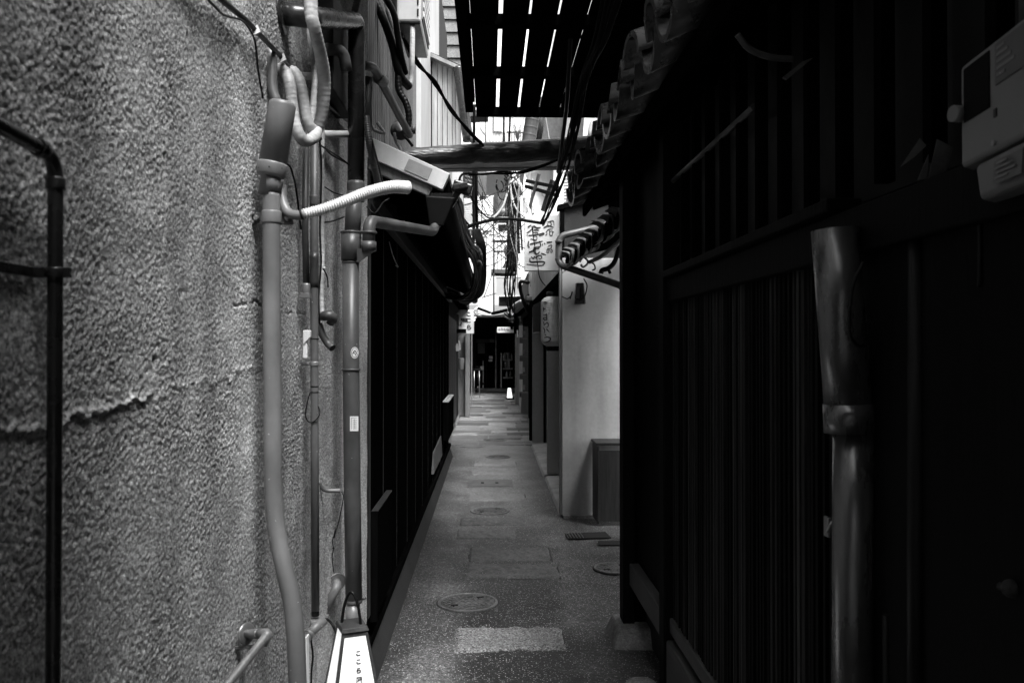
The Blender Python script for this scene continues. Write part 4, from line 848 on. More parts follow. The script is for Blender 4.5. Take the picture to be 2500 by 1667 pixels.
for k, (pts, r, lab) in enumerate([
    ([(900, -30, 4.5), (935, 45, 4.5), (958, 110, 4.55), (975, 180, 4.6), (998, 212, 4.7)], .024, 'thick black hose hanging in front of the dark ribbed siding'),
    ([(925, -30, 4.4), (960, 30, 4.45), (970, 80, 4.5), (978, 130, 4.55), (990, 180, 4.65)], .018, 'second thick black hose beside the wall air conditioner'),
    ([(972, 182, 4.6), (974, 220, 4.6), (990, 250, 4.6), (998, 280, 4.6), (997, 310, 4.6)], .019, 'black ribbed hose ending above the log beam at left'),
    ([(903, 300, 4.1), (915, 318, 4.1), (938, 325, 4.1), (928, 310, 4.1), (922, 300, 4.1)], .009, 'pale curled hose end on the ribbed siding'),
    ([(963, 325, 4.2), (966, 345, 4.2), (976, 360, 4.2), (980, 375, 4.2)], .008, 'pale hose end dropping to the pale roof edge')]):
    P = resample(catmull(px_path(pts), 8), .006)
    new('siding_hose', MB().tube(P, [r * (1 + (.06 if k == 2 else .02) * math.cos(i * 1.7)) for i in range(len(P))], 12), S['cableg' if k > 2 else 'cable'], label=lab, cat='hose')
t = thing('floodlight', 'small dark floodlight clamped on the siding beside the log beam', 'lamp', at(980, 330, 4.5))
new('head', MB().lathe(at(968, 318, 4.5), at(992, 322, 4.35) - at(968, 318, 4.5), [(.03, 0), (.046, .03), (.05, .08), (.042, .085), (.01, .07)], 18), S['pvcd'], t)
new('arm', MB().tube(px_path([(984, 318, 4.52), (1003, 322, 4.55), (1012, 322, 4.55)]), .013, 12).tube(px_path([(1004, 318, 4.55), (1015, 318, 4.55)]), .022, 12), S['pvcd'], t)
new('cord', MB().tube(catmull(px_path([(985, 330, 4.45), (998, 345, 4.4), (1008, 358, 4.4)]), 6), .008, 8), S['cable'], t)

# ================================================================== OVERHEAD
def log(a, b, r0, r1, seg=20, n=26, bow=0, seed=1):
    r = np.random.default_rng(seed); P = [Vector(a).lerp(Vector(b), i / n) + V(0, 0, bow * math.sin(math.pi * i / n) + r.normal() * .003) for i in range(n + 1)]
    return MB().tube(P, [r0 + (r1 - r0) * i / n + r.normal() * .002 for i in range(n + 1)], seg)
new('log_beam', log(at(960, 385, 5.9), at(1520, 358, 6.3), .062, .095, bow=.0, seed=3), S['logwood'], label='dark rough log spanning the alley overhead', cat='beam')
new('cross_beam', MB().beam(at(1020, 405, 6.45), at(1480, 398, 6.6), .12, .085), S['dwoodx'], label='squared dark beam just behind and below the log', cat='beam', bev=.008)
# slatted canopy
cn = thing('slatted_canopy', 'black slatted timber canopy over the alley seen from below', 'canopy', (.5, 5.0, 3.4))
xs_ = [(-.22, -.142), (-.135, .067), (.097, .280), (.306, .496), (.518, .712), (.727, .93), (.934, 1.15), (1.154, 1.4)]
for k, (a, b) in enumerate(xs_): (lambda o_: setattr(o_, 'rotation_euler', (0, 0, rad((0, 0, .05, -.05, .08, .15, -.1, .2)[k]))))(new('slat', MB().box(a * .75 + random.uniform(-.004, .002), b * .75 + random.uniform(-.002, .003), 3.9, 6.19 if a > -.2 else 6.04, 3.415 + .006 * (k % 2), 3.455 + .006 * (k % 2)), S['char'], cn, bev=.003))
new('cover_sheet', MB().box(-.17, 1.45, 3.6, 4.36, 3.466, 3.475), S['char'], cn)
for y0 in (4.42, 5.25, 6.13): new('crossbar', MB().box(-.15 if y0 < 6 else -.10, 1.5, y0, y0 + .06, 3.348, 3.413), S['char'], cn, bev=.004)
new('edge_beam', MB().box(-.176, -.12, 3.9, 6.04, 3.34, 3.413), S['char'], cn)

# ================================================================== RIGHT SIDE
# row of small curled tiles on the low roof
lt = thing('low_tile_roof', 'low roof with a row of small curled tiles in front of the pale plaster wing wall', 'roof', at(1440, 620, 6.6))
A, B = at(1376, 622, 7.62), at(1512, 500, 5.5)
S['tilel'] = mat('weathered_tile', .13, .6, .4, 20, .001, 60, stain=.4, sscale=8)
_mb = MB(); _pr = [(.03, .012), (-.02, .006), (-.045, -.012), (-.055, -.05), (-.05, -.10), (-.032, -.145), (-.005, -.165)]; _vs = []
for _a, _z in _pr:
    for _y in (0, .07, .14, .205): _vs.append((_a + 2.4 * (_y - .08) ** 2, _y, _z + .25 * abs(_y - .1) ** 1.5 * -2))
_n = len(_vs); _vs += [(a_ + .016, b_, c_ - .004) for a_, b_, c_ in _vs]
_q = [(i * 4 + j, i * 4 + j + 1, i * 4 + j + 5, i * 4 + j + 4) for i in range(6) for j in range(3)]
_rim = [0, 1, 2, 3, 7, 11, 15, 19, 23, 27, 26, 25, 24, 20, 16, 12, 8, 4]
_mb.add(_vs, _q + [tuple(_n + k for k in f[::-1]) for f in _q] + [(_rim[i], _n + _rim[i], _n + _rim[(i + 1) % 18], _rim[(i + 1) % 18]) for i in range(18)], True)
tongue = bare(_mb, S['tilel'])
n = 9; ang = math.atan2(-(B.x - A.x), (B.y - A.y))
for i in range(n):
    p = A.lerp(B, (i + .2) / n)
    share('roof_tile', tongue, lt, p, (rad(random.uniform(-4, 4)), rad(random.uniform(-4, 4)), ang + rad(random.uniform(-5, 5))), (1, random.uniform(.9, 1.0), random.uniform(.9, 1.05)))
u = (B - A).normalized()
new('deck', MB().slab([A + V(.02, 0, -.02), B + V(.02, 0, -.02), B + V(.7, .1, .16), A + V(.7, .1, .16)], (0, 0, -.03)), S['char'], lt)
new('gable_wall', MB().box(.86, 1.7, 5.80, 5.90, 2.45, 3.15), S['char'], lt)
new('eave_board', MB().beam(A + V(.03, 0, -.09), B + V(.03, 0, -.09), .03, .09), S['char'], lt)
new('edge_strip', MB().beam(at(1413, 622, 7.2), at(1526, 532, 5.6), .02, .02), S['galv'], label='thin pale strip under the low tiled roof edge', cat='strip')
t = thing('bent_gutter_pipe', 'grey gutter pipe bent round in front of the white sign and plaster wall', 'pipe', at(1450, 690, 7.4))
new('pipe', MB().tube(fillet(px_path([(1500, 545, 7.5), (1364, 578, 7.5), (1364, 646, 7.45), (1524, 700, 7.0), (1524, 755, 7.0)]), .07, 10), .031, 20), S['pvcd'], t)
for px, py, dr in ((1364, 590, (0, 0, 1)), (1364, 633, (0, 0, 1)), (1384, 652, (1, -.1, -.3))): new('collar', ring(MB(), at(px, py, 7.46), dr, .0335, .02), S['pvcd'], t)
# clutter on the plaster wing wall
t = thing('wall_lamp_box', 'black electrical box with loose wires on the plaster wing wall', 'box', at(1415, 740, 7.7))
new('box', MB().slab([at(1404, 742, 7.66), at(1431, 742, 7.66), at(1426, 690, 7.66), at(1407, 690, 7.66)], (0, .1, 0)), S['black'], t, bev=.008)
new('face', MB().slab([at(1407, 728, 7.65), at(1415, 728, 7.65), at(1415, 700, 7.65), at(1408, 700, 7.65)], (0, .01, 0)), S['pvcd'], t)
new('wire', MB().tube(catmull(px_path([(1425, 680, 7.6), (1433, 695, 7.6), (1431, 712, 7.6), (1427, 725, 7.62)]), 6), .006, 8).tube(catmull(px_path([(1372, 724, 7.75), (1385, 729, 7.7), (1394, 722, 7.7), (1397, 712, 7.7), (1392, 730, 7.72)]), 6), .006, 8), S['cable'], t)
for k, pts in enumerate([[(1415, 640, 7.3), (1424, 628, 7.3), (1436, 640, 7.3), (1424, 652, 7.3), (1418, 645, 7.3)], [(1440, 640, 7.2), (1450, 645, 7.2), (1453, 656, 7.2), (1446, 660, 7.2)], [(1512, 605, 6.8), (1500, 640, 6.9), (1485, 655, 7.0), (1470, 660, 7.0), (1467, 668, 7.0)], [(1485, 655, 7.0), (1490, 668, 7.0)]]):
    cable('loose_wire', ['white looped wire above the bent gutter pipe', 'black hooked wire above the bent gutter pipe', 'thick dark hose curling onto the plaster wall below the low roof', 'short dark wire end under the curled hose'][k], pts, (.010, .007, .022, .014)[k], 'cableg' if k == 0 else 'cable')
cable('grey_hose', 'pale flat hose slanting below the low tiled roof', [(1530, 575, 6.0), (1500, 600, 6.3), (1470, 625, 6.7), (1440, 640, 7.0)], .018, 'cableg')
t = thing('white_condenser', 'white outdoor air conditioner above the grey panel on the right', 'air conditioner', at(1410, 495, 7.9))
new('casing', MB().slab([at(1387, 493, 7.9), at(1450, 480, 7.9), at(1452, 390, 7.9), at(1400, 395, 7.9)], (0, .35, 0)), S['white'], t, bev=.01)
for k in range(12): new('grille_bar', MB().slab([at(1376, 496 - k * 8, 8.0), at(1388, 494 - k * 8, 7.92), at(1388, 491 - k * 8, 7.92), at(1376, 493 - k * 8, 8.0)], (.0, .02, 0)), S['white'], t)
new('corner_strip', MB().slab([at(1403, 490, 7.89), at(1406, 490, 7.89), at(1407, 396, 7.89), at(1404, 396, 7.89)], (0, .01, 0)), S['pvcd'], t)
# pale soffit with brackets behind the cable cluster
t = thing('pale_soffit', 'pale overhanging soffit with dark brackets behind the cable cluster', 'eave', at(1320, 505, 11))
new('panel', MB().slab([at(1275, 520, 10.6), at(1350, 508, 10.6), at(1352, 408, 10.2), at(1280, 428, 11.5)], (0, .05, .05)), S['white'], t)
new('bracket', MB().beam(at(1286, 442, 10.4), at(1362, 458, 9.9), .04, .045), S['dwoodx'], t)
new('bracket', MB().beam(at(1284, 455, 10.5), at(1362, 478, 9.9), .04, .045), S['dwoodx'], t)
new('strut', MB().beam(at(1292, 510, 10.3), at(1316, 425, 10.2), .03, .03), S['pvc'], t)
new('strut', MB().beam(at(1326, 516, 10.2), at(1350, 440, 10.1), .05, .05), S['pvcd'], t)
# duct and walls above the log on the right
t = thing('spiral_duct', 'grey banded duct leaning beside the sky gap above the log', 'duct', at(1290, 350, 8.6))
P = resample(px_path([(1308, 240, 8.6), (1286, 372, 8.6)]), .008)
new('duct', MB().tube(P, [.075 * (1 + .05 * (i % 10 == 0)) for i in range(len(P))], 20), S['pvcd'], t)
new('rear_pipe', MB().tube(px_path([(1330, 240, 8.9), (1305, 372, 8.9)]), .05, 16), S['black'], t)
new('upper_right_wall', MB().slab([at(1302, 372, 9.6), at(1420, 372, 9.6), at(1430, 240, 9.6), at(1326, 240, 9.6)], (0, .1, 0)), S['plinth'], label='dark plain wall above the log on the right', cat='wall')
new('mortar_wall', MB().slab([at(1374, 350, 9.5), at(1406, 350, 9.5), at(1410, 265, 9.5), at(1384, 265, 9.5)], (0, .08, 0)), mat('rough_mortar', .3, .9, .5, 90, .01, 80), label='strip of rough grey mortar wall above the log', cat='wall')
cable('white_pole', 'thin pale rod slanting from canopy to log', [(1328, 262, 7.4), (1334, 300, 7.4), (1341, 345, 7.4)], .007, 'cableg', cat='rod')
t = thing('white_elbow_pipe', 'white elbow pipe in the gap right of the log end', 'pipe', at(1450, 330, 7.0))
new('pipe', MB().tube(fillet(px_path([(1470, 265, 7.0), (1446, 300, 7.0), (1441, 345, 7.0)]), .1, 8), .03, 16), S['hose'], t)
new('side_bar', MB().tube(px_path([(1454, 262, 7.1), (1454, 345, 7.1)]), .012, 10), S['galv'], t)

# the big white sign
SD = 8.15
sg = thing('white_sign', 'white hanging shop sign with black brush lettering on the right', 'sign', at(1322, 662, SD))
new('board', MB().slab([at(1281, 661, SD), at(1364, 661, SD), at(1364, 525, SD), at(1281, 525, SD)], (0, .09, 0)), S['signw'], sg, bev=.004)
new('side_flange', MB().slab([at(1361, 661.5, SD - .005), at(1365, 661.5, SD - .005), at(1365, 524.5, SD - .005), at(1361, 524.5, SD - .005)], (0, .1, 0)), S['white'], sg)
st_ = [([(225, 590), (290, 545)], 28), ([(205, 735), (222, 740)], 24), ([(205, 695), (250, 670), (300, 620), (330, 570)], 20), ([(330, 560), (400, 600), (470, 590)], 32), ([(340, 640), (440, 645)], 26), ([(320, 560), (330, 720)], 16),
       ([(240, 745), (340, 735), (450, 720), (530, 700), (520, 725), (440, 755)], 22), ([(320, 690), (410, 690), (405, 720)], 16), ([(275, 805), (340, 825), (385, 830), (400, 770), (330, 765)], 16), ([(240, 850), (230, 920), (240, 965), (265, 970)], 24),
       ([(265, 910), (380, 885), (510, 850)], 26), ([(450, 850), (470, 930), (440, 965), (340, 970), (390, 1000), (440, 990), (430, 950)], 20), ([(500, 900), (505, 935)], 18), ([(535, 890), (560, 910)], 18),
       ([(245, 1065), (320, 1040), (350, 1000), (345, 1040), (370, 1090), (420, 1090), (450, 1050)], 32), ([(480, 1085), (575, 1115)], 24), ([(290, 1150), (330, 1190), (350, 1150), (380, 1165), (430, 1130), (480, 1130), (490, 1170), (450, 1195), (430, 1160)], 22),
       ([(265, 1180), (265, 1230), (300, 1250), (420, 1245), (510, 1245), (545, 1265), (510, 1310), (420, 1315), (200, 1295)], 28),
       ([(600, 490), (710, 470), (725, 560)], 18), ([(650, 480), (680, 540), (650, 540)], 14), ([(525, 600), (620, 560), (720, 590)], 24), ([(600, 520), (620, 580)], 14), ([(570, 690), (620, 630), (700, 620)], 18), ([(640, 640), (650, 740), (690, 740), (690, 660), (640, 680)], 16),
       ([(565, 745), (600, 700)], 18), ([(700, 665), (720, 690)], 16), ([(585, 880), (690, 865)], 28), ([(620, 940), (680, 930), (670, 985), (610, 1000), (620, 940)], 16), ([(590, 1015), (625, 1010), (625, 1060), (590, 1065), (590, 1015)], 16), ([(665, 1025), (690, 1020), (690, 1060), (665, 1065), (665, 1025)], 16)]
new('lettering', brush(MB(), st_, lambda u, v: at(1260 + u / 7.84, 480 + v / 7.84, SD - .004)), S['ink'], sg)
# paper lantern
LN = thing('paper_lantern', 'long ribbed paper lantern with black lettering hanging at the plaster shop', 'lantern', at(1351, 850, 9.4))
c0 = at(1353, 724, 9.4); c1 = at(1353, 846, 9.4); H = c0.z - c1.z; prof = []
NR = 30
for i in range(NR * 3 + 1):
    u = i / (NR * 3); e = max(0, abs(u - .5) - .36) / .14
    r = .155 * math.sqrt(max(.12, 1 - .75 * e * e)); prof.append((r * (1 + .03 * math.cos(2 * math.pi * i / 3)), -u * H))
new('paper_body', MB().lathe(c0, (0, 0, 1), prof, 32), S['paper'], LN)
bpy.data.objects[LN.children[0].name].data.materials[0] = mat('lantern_paper', .62, .5, .2, 30, stain=.2)
new('top_ring', MB().lathe(c0 + V(0, 0, .0), (0, 0, 1), [(.085, -.004), (.088, .0), (.088, .05), (.08, .055)], 24), S['cable'], LN)
new('bottom_ring', MB().lathe(c1 - V(0, 0, .05), (0, 0, 1), [(.085, 0), (.09, .005), (.09, .05), (.085, .055)], 24), S['cable'], LN)
new('hanger', MB().tube([c0 + V(0, 0, .05), c0 + V(0, 0, .24)], .006, 8), S['cable'], LN)
def lan(u, v):
    px, py = 1300 + u / 9.22, 690 + v / 9.22; k = max(-.98, min(.98, (px - 1353) / 33)); th = math.asin(k); r = .1630
    return Vector((c0.x + r * math.sin(th), c0.y - r * math.cos(th), at(1351, py, 9.4).z))
st_ = [([(245, 460), (298, 455), (292, 505)], 18), ([(250, 500), (285, 500)], 12), ([(232, 600), (288, 602)], 22), ([(246, 560), (250, 660)], 18), ([(240, 742), (325, 722)], 20), ([(300, 700), (310, 840), (250, 832), (246, 800), (300, 800)], 20), ([(330, 700), (367, 716)], 18),
       ([(248, 965), (320, 908), (342, 950), (330, 1005), (278, 1012)], 20), ([(245, 885), (255, 945)], 16), ([(300, 1045), (365, 1118)], 22), ([(246, 1020), (272, 1080), (260, 1140)], 20), ([(268, 1165), (300, 1190)], 20), ([(262, 1240), (320, 1228), (382, 1252), (374, 1302), (310, 1340), (250, 1350)], 24),
       ([(625, 705), (628, 845)], 46), ([(600, 985), (668, 915)], 36), ([(575, 1040), (660, 1090), (620, 1110)], 34), ([(580, 1250), (665, 1215)], 36), ([(620, 440), (660, 500)], 26), ([(660, 1110), (660, 1200)], 26)]
new('lettering', brush(MB(), st_, lan), S['ink'], LN)
t = thing('dark_blind', 'dark rolled reed blind hanging left of the paper lantern', 'blind', at(1312, 812, 11.5))
new('reed_sheet', MB().slab([at(1301, 812, 11.5), at(1320, 810, 11.5), at(1320, 735, 11.5), at(1301, 745, 11.5)], (0, .02, 0)), S['dwoodx'], t)
new('bottom_rod', MB().tube(px_path([(1301, 813, 11.45), (1316, 811, 11.45)]), .007, 8), S['cableg'], t)

# wooden box and boards at the plaster wall foot
t = thing('wooden_screen_box', 'low wooden cabinet with knots standing against the plaster wing wall', 'cabinet', at(1485, 1280, 7.5))
a = at(1460, 1282, 7.5); b = at(1560, 1282, 7.5); zt = at(1460, 1098, 7.5).z
new('front_board', MB().box(a.x, b.x, 7.42, 7.46, .03, zt), S['dwoodx'] if False else S['wood'], t, bev=.004)
t.children[0].data.materials[0] = wood('knotty_wood', .022, .6, .6)
new('side_frame', MB().box(a.x - .018, a.x - .001, 7.40, 7.76, .015, zt + .05), S['dwood'], t, bev=.003)
new('top_board', MB().box(a.x - .03, b.x, 7.40, 7.77, zt + .052, zt + .075), S['dwood'], t, bev=.003)

# ------------------------------------------------------------------ dim things on the townhouse front
t = thing('metal_downspout', 'dark shiny sheet metal downspout on the timber townhouse front', 'pipe', (.72, 1.68, 0))
def dsp(px, py, d=1.68): return at(px, py, d)
new('upper_sleeve', MB().tube([dsp(2071, 1000, 1.70), dsp(2054, 770, 1.70), dsp(2038, 560, 1.70)], .0475, 32), S['spout'], t)
new('lower_pipe', MB().tube([dsp(2080, 2100, 1.70), dsp(2082, 1400, 1.70), dsp(2083, 1040, 1.70)], .041, 32), S['spout'], t)
new('sleeve_lip', MB().tube([dsp(2073, 1055, 1.70), dsp(2070, 985, 1.70)], .0500, 32), S['spout'], t)
cable('sagging_cord', 'black cord drooping across the shiny downspout', [(2108, 640, 1.62), (2085, 690, 1.62), (2074, 760, 1.62), (2076, 820, 1.62), (2098, 845, 1.64), (2110, 842, 1.66)], .0035)
for k, (px, r, d) in enumerate(((2235, .016, 1.5), (2385, .018, 1.35), (2168, .006, 1.55))):
    new('dark_pipe', MB().tube([at(px, 2100, d), at(px - (6 if k else -4), 560 if k < 2 else 1500, d)], r, 16), S['gutter'], label=['dark glossy upright pipe right of the shiny downspout', 'dark glossy upright pipe near the right edge', 'slim dark upright rod right of the downspout foot'][k], cat='pipe')
ew = new('end_wall', MB().slab([at(2440, 2200, 1.28), at(2620, 2200, 1.28), at(2620, 640, 1.28), at(2440, 640, 1.28)], (.05, .02, 0)), S['plinth'], label='dim plain wall strip at the lower right edge', cat='wall')
t = ew
new('knob', MB().ball(at(2468, 1436, 1.225), .014, 14), S['plinthd'], t); new('stem', MB().tube([at(2440, 1430, 1.25), at(2466, 1436, 1.23)], .006, 10), S['plinthd'], t)
t = thing('latch', 'small metal latch at the slatted front beside the downspout', 'latch', at(2025, 1285, 1.78))
new('plate', MB().obox(at(2020, 1285, 1.80), (.004, 0, 0), (0, .012, 0), (0, 0, .022)), S['galv'], t, bev=.002); new('pin', MB().tube(px_path([(2018, 1300, 1.78), (2032, 1272, 1.77)]), .003, 8), S['metal'], t)
# electricity meter
t = thing('electric_meter', 'grey boxy electricity meter at the upper right edge', 'meter', at(2420, 480, 1.22))
zb, zt_ = 1.884, 2.045
mL, mM, mR = at(2347, 402, 1.27), at(2425, 362, 1.165), at(2600, 270, .98)
for p_ in (mL, mM, mR): p_.z = zb
bkv = V(.07, .05, 0)
pln = [mL, mM, mR, mR + bkv, mL + bkv]
def prism(pts, z0, z1, shr=0): 
    n_ = len(pts); c_ = sum((Vector(p) for p in pts), Vector()) / n_
    q0 = [Vector((p.x, p.y, z0)) + (c_ - p) * shr for p in pts]; q1 = [Vector((p.x, p.y, z1)) for p in pts]
    mb = MB(); mb.add(q0 + q1, [tuple(range(n_))[::-1], tuple(range(n_, 2 * n_))] + [(i, (i + 1) % n_, n_ + (i + 1) % n_, n_ + i) for i in range(n_)]); return mb
new('housing', prism(pln, zb, zt_), S['meter'], t, bev=.007, seg=3)
def facet(name, A_, B_, a0, b0, a1, b1, m, off=.002, parent=None, th=.004):
    n_ = Vector(((B_ - A_).y, -(B_ - A_).x, 0)).normalized(); H_ = zt_ - zb
    g = lambda a, b: A_ + (B_ - A_) * a + V(0, 0, H_ * b) + n_ * off
    return new(name, MB().slab([g(a0, b0), g(a1, b0), g(a1, b1), g(a0, b1)], n_ * -th), m, parent or t, bev=.001)
facet('window', mL, mM, .12, .42, .92, .94, S['cabled'])
lbl = facet('label_plate', mM, mR, .05, .58, .55, .95, S['pvcd'])
for k in range(5): facet('print_line', mM, mR, .09, .64 + k * .06, .22 + .05 * ((k * 3) % 4), .67 + k * .06, S['pvc'], .003, lbl, .001)
facet('screw', mM, mR, .02, .30, .07, .38, S['ink'])
new('lug', MB().tube([mL + V(-.002, -.002, .085), mL + V(-.016, -.004, .085)], .013, 16), S['meter'], t)
lowp = [mL.lerp(mM, .45), mM, mR, mR + bkv * .8, mL.lerp(mM, .45) + bkv * .8]
lo = new('terminal_cover', prism(lowp, zb - .062, zb - .004, .10), S['meter'], t, bev=.010, seg=4)
nR = Vector(((mR - mM).y, -(mR - mM).x, 0)).normalized()
lb2 = new('cover_label', MB().slab([mM.lerp(mR, .06) + nR * .004 + V(0, 0, -.05), mM.lerp(mR, .5) + nR * .004 + V(0, 0, -.05), mM.lerp(mR, .5) + nR * .002 + V(0, 0, -.016), mM.lerp(mR, .06) + nR * .002 + V(0, 0, -.016)], nR * .002), S['pvcd'], t)
for k in range(4): new('print_line', MB().slab([mM.lerp(mR, .1 + .03 * (k % 2)) + nR * .0068 + V(0, 0, -.044 + k * .007), mM.lerp(mR, .3 + .06 * ((k * 2) % 3)) + nR * .0068 + V(0, 0, -.044 + k * .007), mM.lerp(mR, .3 + .06 * ((k * 2) % 3)) + nR * .0064 + V(0, 0, -.041 + k * .007), mM.lerp(mR, .1 + .03 * (k % 2)) + nR * .0064 + V(0, 0, -.041 + k * .007)], nR * .0006), S['pvc'], lb2)
for k in range(2): new('seam_screw', MB().tube([mM.lerp(mR, .03 + .5 * k) + V(0, 0, .012), mM.lerp(mR, .03 + .5 * k) + nR * .004 + V(0, 0, .012)], .004, 10), S['galv'], t)
new('conduit', MB().tube([mL.lerp(mR, .6) + bkv * .6 + V(0, 0, .15), mL.lerp(mR, .6) + bkv * .6 + V(0, 0, .8)], .016, 12), S['dplain'], t)
cable('meter_wire', 'thin dark wire below the electricity meter', [(2380, 480, 1.3), (2390, 540, 1.3), (2392, 600, 1.3), (2390, 700, 1.3)], .003)
for k, (a, b, c_, d_) in enumerate((((2198, 408), (2232, 384), (2262, 356), (2246, 338)), ((2266, 438), (2308, 435), (2328, 360), (2288, 340)), ((2240, 440), (2262, 438), (2270, 372), (2268, 374)))):
    new('paper_tag', MB().slab([at(*a, 1.42 + .02 * k), at(*b, 1.42 + .02 * k), at(*c_, 1.42 + .02 * k), at(*d_, 1.42 + .02 * k)], (0, .0012, 0)), S['plinth'], label=['narrow slanting paper tag left of the meter', 'wide paper tag hanging just left of the meter', 'thin folded paper slip between the two tags'][k], cat='tag')
new('curved_bracket', MB().tube(catmull(px_path([(1800, 85, 2.0), (1830, 120, 2.0), (1880, 140, 2.0), (1935, 145, 2.0)]), 8), .008, 10), S['dplain'], label='dim curved bracket under the right eave', cat='bracket')
new('bright_chip', MB().slab([at(1912, 188, 2.0), at(1922, 194, 2.0), at(1986, 141, 2.0), at(1960, 150, 2.0)], (0, .01, 0)), S['plinth'], label='dim pale wedge under the right eave beside the curved bracket', cat='wedge')

# ================================================================== PAVEMENT FITTINGS
def manhole(px, py, w_px, label, pattern=True, m='iron', group=None):
    c = atz(px, py, 0); d = c.y; r = w_px / 2 * d / F
    t = thing('manhole_cover', label, 'manhole cover', (c.x, c.y, .004))
    new('frame_ring', MB()._lathe(c + V(0, 0, -.01), Vector((0, 0, 1)), [(r, 0), (r, .016), (r * .92, .0175), (r * .90, .012), (r * .90, 0)], 48), S['ironl'], t)
    new('gap', MB()._lathe(c + V(0, 0, -.01), Vector((0, 0, 1)), [(r * 1.05, .0), (r * 1.05, .0108), (r * .86, .011)], 40), S['ground'], t)
    new('plate', MB()._lathe(c + V(0, 0, -.01), Vector((0, 0, 1)), [(r * .885, 0), (r * .885, .014), (0, .0142)], 40), S[m], t)
    if pattern:
        mb = MB(); a = rad(28); n = max(5, int(r / .022))
        for i in range(-n, n + 1):
            o = i * r * .8 / n; hlf = math.sqrt(max(0, (r * .84) ** 2 - o * o))
            if hlf < .02: continue
            for sgn in (1, -1) if pattern == 2 else (1,):
                u = V(math.cos(sgn * a), math.sin(sgn * a), 0); v = V(-u.y, u.x, 0)
                k = 0; L_ = 2 * hlf; seg = .03
                while k * seg < L_:
                    if (k + i) % 2 == 0: mb.obox(c + v * o + u * (-hlf + k * seg + seg / 2) + V(0, 0, .0055), u * seg * .42, v * .004, V(0, 0, .003))
                    k += 1
        new('tread', mb, S['ironl'], t)
        for s_ in (-1, 1): new('key_slot', MB().obox(c + V(s_ * r * .42, s_ * r * -.42 * -1 * (1), .0062), (.02, .006, 0), (-.004, .010, 0), (0, 0, .0035)), S['void'], t)
    return t
manhole(1142, 1470, 146, 'round patterned manhole cover nearest the camera, left of centre', 2)
manhole(1196, 1247, 92, 'round grooved manhole cover in the middle of the alley', 2)
manhole(1216, 1115, 58, 'round grated manhole cover before the smooth paving begins', 1)
manhole(1205, 1074, 60, 'dark round manhole cover at the start of the smooth paving, right one', 1)
manhole(1153, 1089, 58, 'dull round manhole cover at the start of the smooth paving, left one', 0, 'slabdark')
manhole(1202, 1028, 42, 'distant dark round cover in the slab paving, nearer of two', 0)
manhole(1204, 1038.5, 44, 'distant dark round cover in the slab paving, lowest in view', 0)
manhole(1500, 1386, 100, 'dark round manhole cover half hidden by the townhouse corner post', 1)
t = thing('utility_cover', 'rectangular inspection cover with two square lifting holes in the alley', 'cover', atz(1195, 1180, 0))
a, b = atz(1141, 1189, 0), atz(1250, 1171, 0)
new('frame', MB().box(a.x, b.x, a.y, b.y, -.01, .006), S['iron'], t, bev=.003)
new('plate', MB().box(a.x + .06, b.x - .05, a.y + .03, b.y - .03, -.01, .0095), S['iron'], t, bev=.002)
for px in (1178, 1213): c = atz(px, 1180, 0); new('lifting_hole', MB().box(c.x - .018, c.x + .018, c.y - .05, c.y + .05, .006, .0105), S['void'], t)
t = thing('drain_grate', 'black sunken drain grate at the foot of the plaster wing wall', 'drain', atz(1435, 1308, 0))
q = [atz(1388, 1316, 0), atz(1492, 1313, 0), atz(1478, 1299, 0), atz(1380, 1303, 0)]
new('pit', MB().slab(q, (0, 0, .006)), S['void'], t)
for k in range(6): p_ = q[0].lerp(q[1], k / 14); r_ = q[3].lerp(q[2], k / 14); new('bar', MB().beam(p_ + V(0, 0, .008), r_ + V(0, 0, .008), .006, .006), S['iron'], t)
new('channel_cover', MB().slab([atz(1462, 1331, 0), atz(1560, 1331, 0), atz(1560, 1321, 0), atz(1460, 1321, 0)], (0, 0, .006)), S['void'], label='short black channel slot behind the townhouse corner post', cat='drain')
t = thing('round_stone', 'pale rounded stone at the foot of the slatted front, bottom edge', 'stone', atz(1565, 1680, 0))
mb = MB().ball(atz(1567, 1678, 0) + V(0, 0, .01), .075, 18, (1, .8, .5)); mb.v = [(x + .004 * math.sin(40 * y), y + .004 * math.sin(50 * x), z_) for x, y, z_ in mb.v]; new('stone', mb, S['concrete'], t)

# ------------------------------------------------------------------ things along the left wall
t = thing('leaning_board', 'black board panel with pale top edge leaning on the plank house', 'board', (-.57, 4.3, .3))
new('board', MB().box(-.575, -.545, 4.0, 4.62, .30, .80), S['plank'], t, bev=.003); new('top_edge', MB().box(-.578, -.545, 3.995, 4.62, .802, .807), S['plinthd'], t, bev=.002)
new('front_edge', MB().box(-.578, -.541, 3.985, 3.998, .28, .812), S['char'], t)
cable('hook_wire', 'bent thin wire hooked on the black planks', [(950, 590, 4.2), (958, 620, 4.2), (966, 640, 4.2), (972, 652, 4.2), (966, 648, 4.2)], .0025, 'cableg')
t = thing('low_sign', 'grey low notice board fixed at the foot of the black planks', 'board', (-.56, 9, .3))
new('board', MB().hexa([(-.588, 8.3, .33), (-.56, 8.3, .33), (-.56, 9.8, .33), (-.588, 9.8, .33), (-.588, 8.5, .52), (-.575, 8.5, .52), (-.575, 9.8, .56), (-.588, 9.8, .56)]), S['plinth'], t, bev=.003)
t = thing('low_sign', 'small tilted grey notice beside the low notice board', 'board', (-.53, 11, .1))
new('board', MB().slab([at(1066, 1118, 9.6), at(1080, 1100, 10.6), at(1079, 1090, 10.6), at(1068, 1100, 9.6)], (-.02, 0, 0)), S['plasterg'], t, bev=.002)
t = thing('sign_box', 'black upright box with pale dotted top on the left wall', 'box', (-.54, 11, .45))
